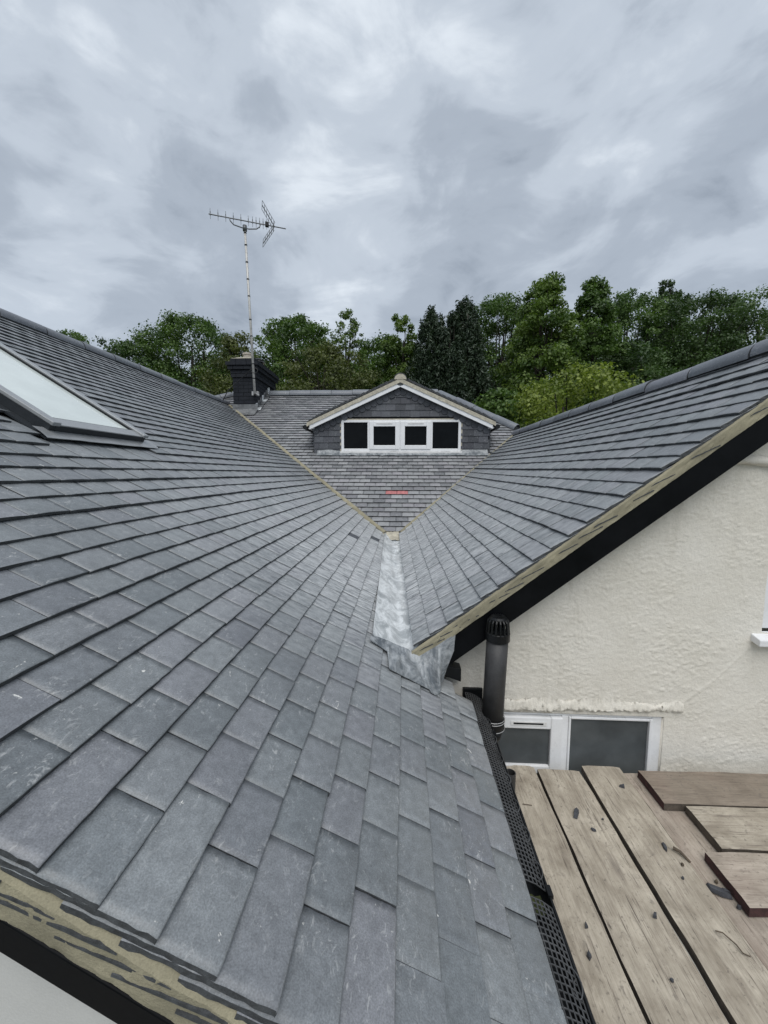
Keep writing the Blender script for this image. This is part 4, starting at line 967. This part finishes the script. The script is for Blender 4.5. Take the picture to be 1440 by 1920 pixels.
board('pale cross board in the middle of the three', 1.5, .205, 'board', along_x(1.285, 1.512, CZ-.001, .006), 'board_side', 'board_side', seed=63)
board('red edged cross board nearest the viewer', 1.5, .205, 'board_pink', along_x(1.206, 1.288, CZ, .012), 'board_red', 'board_red', seed=73)
tb = MB(); tb.tube([(.513, 1.765, -1.405), (.511, 1.765, GZ)], .024, 24, caps=False); tb.tube([(.513, 1.765, -1.405), (.511, 1.765, GZ)], .020, 24, caps=False)
A = np.linspace(0, 2*math.pi, 25); tb.grid(np.array([[(.513+r_*math.cos(a), 1.765+r_*math.sin(a), -1.405) for a in A] for r_ in (.024, .020)]))
o = tb.build('scaffold_tube', 'pipe_grey', None, smooth=False); tag(o, 'open ended upright scaffold tube between gutter and boards', 'scaffold tube', 'scaffold tubes')
for y, lab in ((1.80, 'horizontal scaffold tube under the far ends of the boards'), (.55, 'horizontal scaffold tube under the near ends of the boards')):
    tb = MB(); tb.tube([(.46, y, BZ-.068), (3.2, y, BZ-.068)], .024, 16); tag(tb.build('scaffold_tube', 'galv', None, smooth=True), lab, 'scaffold tube', 'scaffold tubes')
# slate crumbs, mortar lumps and twigs on the boards
CH = [(.787, 1.685, .022, 'long dark slate chip near the far end of the second board'), (1.072, 1.837, .019, 'pointed dark slate chip at the far end of the raised board'),
      (.827, 1.604, .010, 'small round chip below the long slate chip'), (1.074, 1.527, .013, 'oval slate chip midway along the raised board'),
      (1.094, 1.454, .009, 'small brown chip near the twig on the raised board'), (.882, 1.275, .014, 'slate chip at the right edge of the second board'),
      (.628, 1.229, .013, 'triangular slate chip on the narrow board'), (.599, 1.144, .014, 'square slate chip on the narrow board near the gutter'),
      (1.162, 1.369, .026, 'longest slate splinter lying on the pinkish board'), (1.196, 1.372, .010, 'chip beside the longest splinter'),
      (1.196, 1.317, .012, 'rounded chip beside the corner of the nearest cross board'), (.893, 1.66, .007, 'tiny crumb at the edge of the second board'),
      (1.060, 1.40, .008, 'small crumb on the raised board near its right edge'), (.822, 1.095, .008, 'crumb on the second board nearest the viewer'),
      (1.185, 1.405, .009, 'pale crumb by the red edged cross board')]
for i, (x, y, s_, lab) in enumerate(CH):
    rs = random.Random(i+50); k = rs.choice((4, 5, 6)); zt = BZ+.004 if x < .93 or x > 1.14 else BZ+.017
    el = 2.4 if 'long' in lab else 1.3; k = 3 if ('triang' in lab or 'pointed' in lab) else (4 if 'square' in lab else k)
    an = sorted(rs.uniform(-.3, .3)+2*math.pi*j/k for j in range(k)); ro = rs.uniform(0, 3) if 'longest' not in lab else -.55
    pts = []
    for a in an:
        r_ = s_*.85*rs.uniform(.75, 1.15); p = (r_*math.cos(a)*el*.75, r_*math.sin(a)*.75); pts.append((p[0]*math.cos(ro)-p[1]*math.sin(ro), p[0]*math.sin(ro)+p[1]*math.cos(ro)))
    h = s_*.55; mb = MB(); mb.add([(x+p[0], y+p[1], zt-.003) for p in pts]+[(x+p[0]*.82, y+p[1]*.82, zt+h*rs.uniform(.6, 1.1)) for p in pts], [tuple(range(k, 2*k))]+[(j, (j+1) % k, (j+1) % k+k, j+k) for j in range(k)])
    tag(mb.build('slate_chip', 'slate_bit' if 'brown' not in lab and 'pale' not in lab else 'twig'), lab, 'slate chip', 'slate crumbs on the scaffold boards')
mb = MB(); zt = BZ+.019; mb.tube([(1.045, 1.225, zt), (1.062, 1.217, zt+.004), (1.080, 1.185, zt+.003), (1.084, 1.165, zt), (1.100, 1.157, zt)], .0022, 6); tag(mb.build('twig', 'twig'), 'thin curled twig on the raised board', 'twig', 'twigs on the scaffold')
mb = MB(); zt = BZ+.012; mb.tube([(1.098, 1.515, zt+.012), (1.115, 1.50, zt+.012), (1.135, 1.468, zt)], [.007, .006, .004], 7); tag(mb.build('twig', 'twig'), 'short thick twig across the gap beside the raised board', 'twig', 'twigs on the scaffold')
mb = MB(); zt = BZ+.006; mb.tube([(.56, 1.720, zt), (.60, 1.712, zt+.002)], .0018, 6); tag(mb.build('twig', 'twig'), 'straw-thin twig beside the scaffold tube', 'twig', 'twigs on the scaffold')
mb = MB(); rs = random.Random(3)
for i in range(60):
    x, y = 1.60+rs.gauss(0, .018), 1.585+rs.gauss(0, .020); mb.tube([(x, y, CZ-.002), (x+rs.gauss(0, .006), y+rs.gauss(0, .006), CZ+rs.uniform(.004, .014))], [.004, .001], 4)
tag(mb.build('moss_tuft', 'moss'), 'dark tuft of moss on the middle cross board', 'moss')

# ================================================================== TREES
def leaf_cloud(name, parent, cent, rad, n, size, mat, rs, shell=.55, up=.35, tint=None, elong=1.6, droop=0.0):
    """n leaf blades spread through ellipsoidal clumps (cent (k,3), rad (k,3))"""
    wgt = (rad[:, 0]*rad[:, 2]); wgt = wgt/wgt.sum(); ci = rs.choice(len(cent), n, p=wgt)
    d = rs.normal(size=(n, 3)); d /= np.linalg.norm(d, axis=1)[:, None]
    r = shell+(1.08-shell)*rs.rand(n)**.8
    r = r*(1+.22*rs.normal(size=n)*(rs.rand(n) < .25))
    pos = cent[ci]+d*rad[ci]*r[:, None]
    nrm = d*.7+rs.normal(size=(n, 3))*.55+np.array([0, 0, up]); nrm /= np.linalg.norm(nrm, axis=1)[:, None]
    tn = rs.normal(size=(n, 3))+np.array([0, 0, -droop]); tn -= nrm*(tn*nrm).sum(1)[:, None]; tn /= np.linalg.norm(tn, axis=1)[:, None]; bt = np.cross(nrm, tn)
    L = size*(.55+.9*rs.rand(n)); Wd = L/elong
    q = np.empty((n, 4, 3)); q[:, 0] = pos-tn*(L/2)[:, None]; q[:, 1] = pos+bt*(Wd/2)[:, None]+tn*(L*.05)[:, None]; q[:, 2] = pos+tn*(L/2)[:, None]-nrm*(L*.12)[:, None]; q[:, 3] = pos-bt*(Wd/2)[:, None]+tn*(L*.05)[:, None]
    ct = rs.rand(len(cent)) if tint is None else tint
    tv = np.clip(ct[ci]*.6+rs.rand(n)*.4+rs.normal(size=n)*.08, 0, 1)
    offv = ROOT[parent.name]
    me = bpy.data.meshes.new(name); me.vertices.add(n*4); me.vertices.foreach_set('co', (q.reshape(-1, 3)-offv).astype(np.float32).ravel())
    me.loops.add(n*4); me.loops.foreach_set('vertex_index', np.arange(n*4, dtype=np.int32)); me.polygons.add(n)
    me.polygons.foreach_set('loop_start', np.arange(0, n*4, 4, dtype=np.int32)); me.polygons.foreach_set('loop_total', np.full(n, 4, np.int32))
    at = me.attributes.new('tint', 'FLOAT', 'FACE'); at.data.foreach_set('value', tv.astype(np.float32))
    me.materials.append(MT[mat]); me.update(); me.validate()
    o = bpy.data.objects.new(name, me); COL.objects.link(o); o.parent = parent
    return o
def tree(label, x, y, ztop, width, zlow, mat, seed, n, style='round', size=.17, clumps=70, airy=0.0, name='tree', cat='tree', group='trees behind the house', gz=None):
    rs = np.random.RandomState(seed); gzz = GZ if gz is None else gz
    n = int(n*1.75); clumps = int(clumps*(2.2 if airy == 0 else 1.3))
    root = thing(name, label, cat, (x, y, gzz), group); H = ztop-zlow; C = []; Rd = []
    def envelope(u, a):
        if style == 'round': prof = math.sqrt(max(0, 1-(1.45*u-.45)**2))**.8
        elif style == 'spire': prof = (1-u)**.55*.95+.03
        elif style == 'tall': prof = (math.sin(math.pi*min(1, u*.56+.40)))**.9+.03
        else: prof = math.sqrt(max(0, 1-u**2.2))
        return prof*width/2*(1+.14*math.sin(3*a+seed)+.10*math.sin(5*a+seed*2+u*6))
    for ic in range(clumps):
        u = rs.rand()**.9; a = rs.rand()*2*math.pi; r_ = envelope(u, a)*math.sqrt(rs.uniform(.12, 1.0))
        cr0 = (width*.085+.26)*(.55+.9*rs.rand())*(1-.42*u)*(1-airy*.4)
        rad = np.array([cr0*.5, cr0*.5, cr0*1.5]) if style == 'spire' else np.array([cr0, cr0, cr0*(.55+.35*rs.rand())])
        C.append((x+r_*math.cos(a), y+r_*math.sin(a), zlow+u*H-rad[2]*.8)); Rd.append(rad)
    C = np.array(C); Rd = np.array(Rd)
    leaf_cloud('crown', root, C, Rd, n, size, mat, rs, shell=.25 if style != 'spire' else .1, droop=1.2 if style == 'spire' else .3, elong=1.6 if style != 'spire' else 3.0)
    mb = MB(); tr0 = width*.028+.05
    lean = rs.normal(size=2)*.25
    trunk = [np.array([x, y, gzz]), np.array([x+lean[0]*.3, y+lean[1]*.3, zlow+H*.05]), np.array([x+lean[0]*.7, y+lean[1]*.7, zlow+H*.45]), np.array([x+lean[0], y+lean[1], zlow+H*(.78 if style != 'spire' else .85)])]
    mb.tube(trunk, [tr0*1.25, tr0, tr0*.6, tr0*.15], 8); mb.build('trunk', 'bark', root, smooth=True)
    sel = rs.choice(len(C), min(len(C), 34), replace=False); mb = MB()
    for i in sel:
        f_ = rs.uniform(.0, .75); s0 = trunk[1]*(1-f_)+trunk[3]*f_; e = C[i]
        if e[2] < s0[2]-.4: s0 = trunk[1]
        midp = (s0+e)/2+np.array([0, 0, -.06*np.linalg.norm(e-s0)])+rs.normal(size=3)*.12
        mb.tube([s0, midp, e], [tr0*.34, tr0*.2, tr0*.06], 5, caps=False)
    mb.build('limbs', 'bark', root, smooth=True)
    return root

tree('only the very tip of a tree over the left ridge', -28.9, 34, 12.2, 5.6, 5.0, 'leaf_mid', 1, 9000, 'round')
tree('dark low tree left of the broad oak', -21.3, 31, 10.6, 7.6, 2.4, 'leaf_dark', 2, 22000, 'round', clumps=90)
tree('broad domed oak left of the chimney with gaps of sky', -17.1, 32, 12.4, 9.6, 2.7, 'leaf_mid', 3, 34000, 'round', clumps=110)
tree('bronze-olive tree right behind the chimney', -9.9, 24, 8.35, 4.8, 1.9, 'leaf_olive', 4, 16000, 'tall', size=.13)
tree('full green tree right of the chimney', -7.3, 28, 10.7, 7.2, 2.3, 'leaf_mid', 5, 28000, 'round', clumps=100)
tree('thin airy pale tree rising behind the green ones', -4.4, 31, 12.3, 4.6, 3.0, 'leaf_light', 6, 8500, 'tall', size=.13, clumps=120, airy=.95)
tree('yellowish green tree between chimney and dormer', -4.5, 23, 7.3, 6.3, 1.8, 'leaf_olive', 7, 17000, 'round', size=.14)
tree('round green tree behind the dormer ridge, left of the slender one', -1.6, 31, 10.3, 7.0, 2.4, 'leaf_mid', 8, 26000, 'round', clumps=95)
tree('slender loose green tree just left of the black conifers', -.3, 29, 11.3, 4.2, 2.4, 'leaf_light', 9, 13000, 'tall', size=.15, clumps=120, airy=.7)
tree('left black-green drooping conifer above the dormer', 1.75, 26, 10.55, 4.4, 2.1, 'leaf_blue', 10, 22000, 'spire', size=.22, clumps=150)
tree('right and taller black-green drooping conifer above the dormer', 3.85, 26.5, 11.2, 4.8, 2.2, 'leaf_blue', 11, 25000, 'spire', size=.22, clumps=160)
tree('short black-green conifer between its two taller twins', 2.9, 25.6, 9.9, 3.6, 2.1, 'leaf_blue', 24, 12000, 'spire', size=.24, clumps=80)
tree('leafy tree filling the gap right of the conifers', 7.6, 34, 14.2, 9.5, 2.5, 'leaf_mid', 12, 30000, 'round', clumps=110)
tree('tallest tree, light green with a ragged pointed top', 8.6, 26, 12.3, 5.6, 2.1, 'leaf_light', 13, 26000, 'tall', clumps=90)
tree('second tall ragged tree, right of the tallest', 12.0, 27, 12.3, 4.6, 2.2, 'leaf_mid', 14, 22000, 'tall', clumps=80)
tree('broad dark tree right of the ragged pair', 17.9, 34, 14.5, 9.0, 2.5, 'leaf_mid', 15, 30000, 'round', clumps=105)
tree('hazy sparse-topped tree on the skyline at right', 23.2, 38, 17.0, 6.5, 3.3, 'leaf_dark', 16, 17000, 'tall', clumps=150, airy=.8)
tree('large dark tree above the right ridge', 22.6, 33, 13.9, 10, 2.5, 'leaf_dark', 17, 32000, 'round', clumps=105)
tree('dark tree at the right edge of the picture', 28.3, 34, 14.6, 10.6, 2.5, 'leaf_mid', 18, 32000, 'round', clumps=105)
tree('lower dark tree behind the yellow shrub', 15.2, 28, 8.6, 7.3, 2.3, 'leaf_dark', 19, 17000, 'round')
tree('bright yellow-green laurel-like shrub above the right ridge', 5.7, 14, 3.70, 6.4, -2.5, 'leaf_yellow', 20, 26000, 'round', size=.11, clumps=90, name='shrub', cat='shrub', group='shrubs behind the roof')
tree('darker green shrub between dormer and yellow shrub', 3.5, 15.5, 3.2, 3.4, -2.5, 'leaf_mid', 21, 10000, 'round', size=.14, clumps=50, name='shrub', cat='shrub', group='shrubs behind the roof')
tree('wide dark tree low in the back row, left', -13.5, 38, 10.6, 13.4, 3.3, 'leaf_dark', 22, 26000, 'round', size=.24, clumps=130)
tree('wide dark tree low in the back row, centre', -1.0, 39, 11.1, 15.7, 3.4, 'leaf_dark', 23, 26000, 'round', size=.24, clumps=130)
tree('wide dark tree low in the back row, right of centre', 12.5, 40, 13.1, 15.7, 3.5, 'leaf_dark', 25, 26000, 'round', size=.24, clumps=130)
tree('wide dark tree low in the back row, far right', 26.0, 42, 14.1, 16.8, 3.7, 'leaf_dark', 26, 26000, 'round', size=.24, clumps=130)
tree('wide dark tree low in the back row, far left', -26.0, 40, 8.0, 13.4, 3.5, 'leaf_dark', 27, 26000, 'round', size=.24, clumps=130)
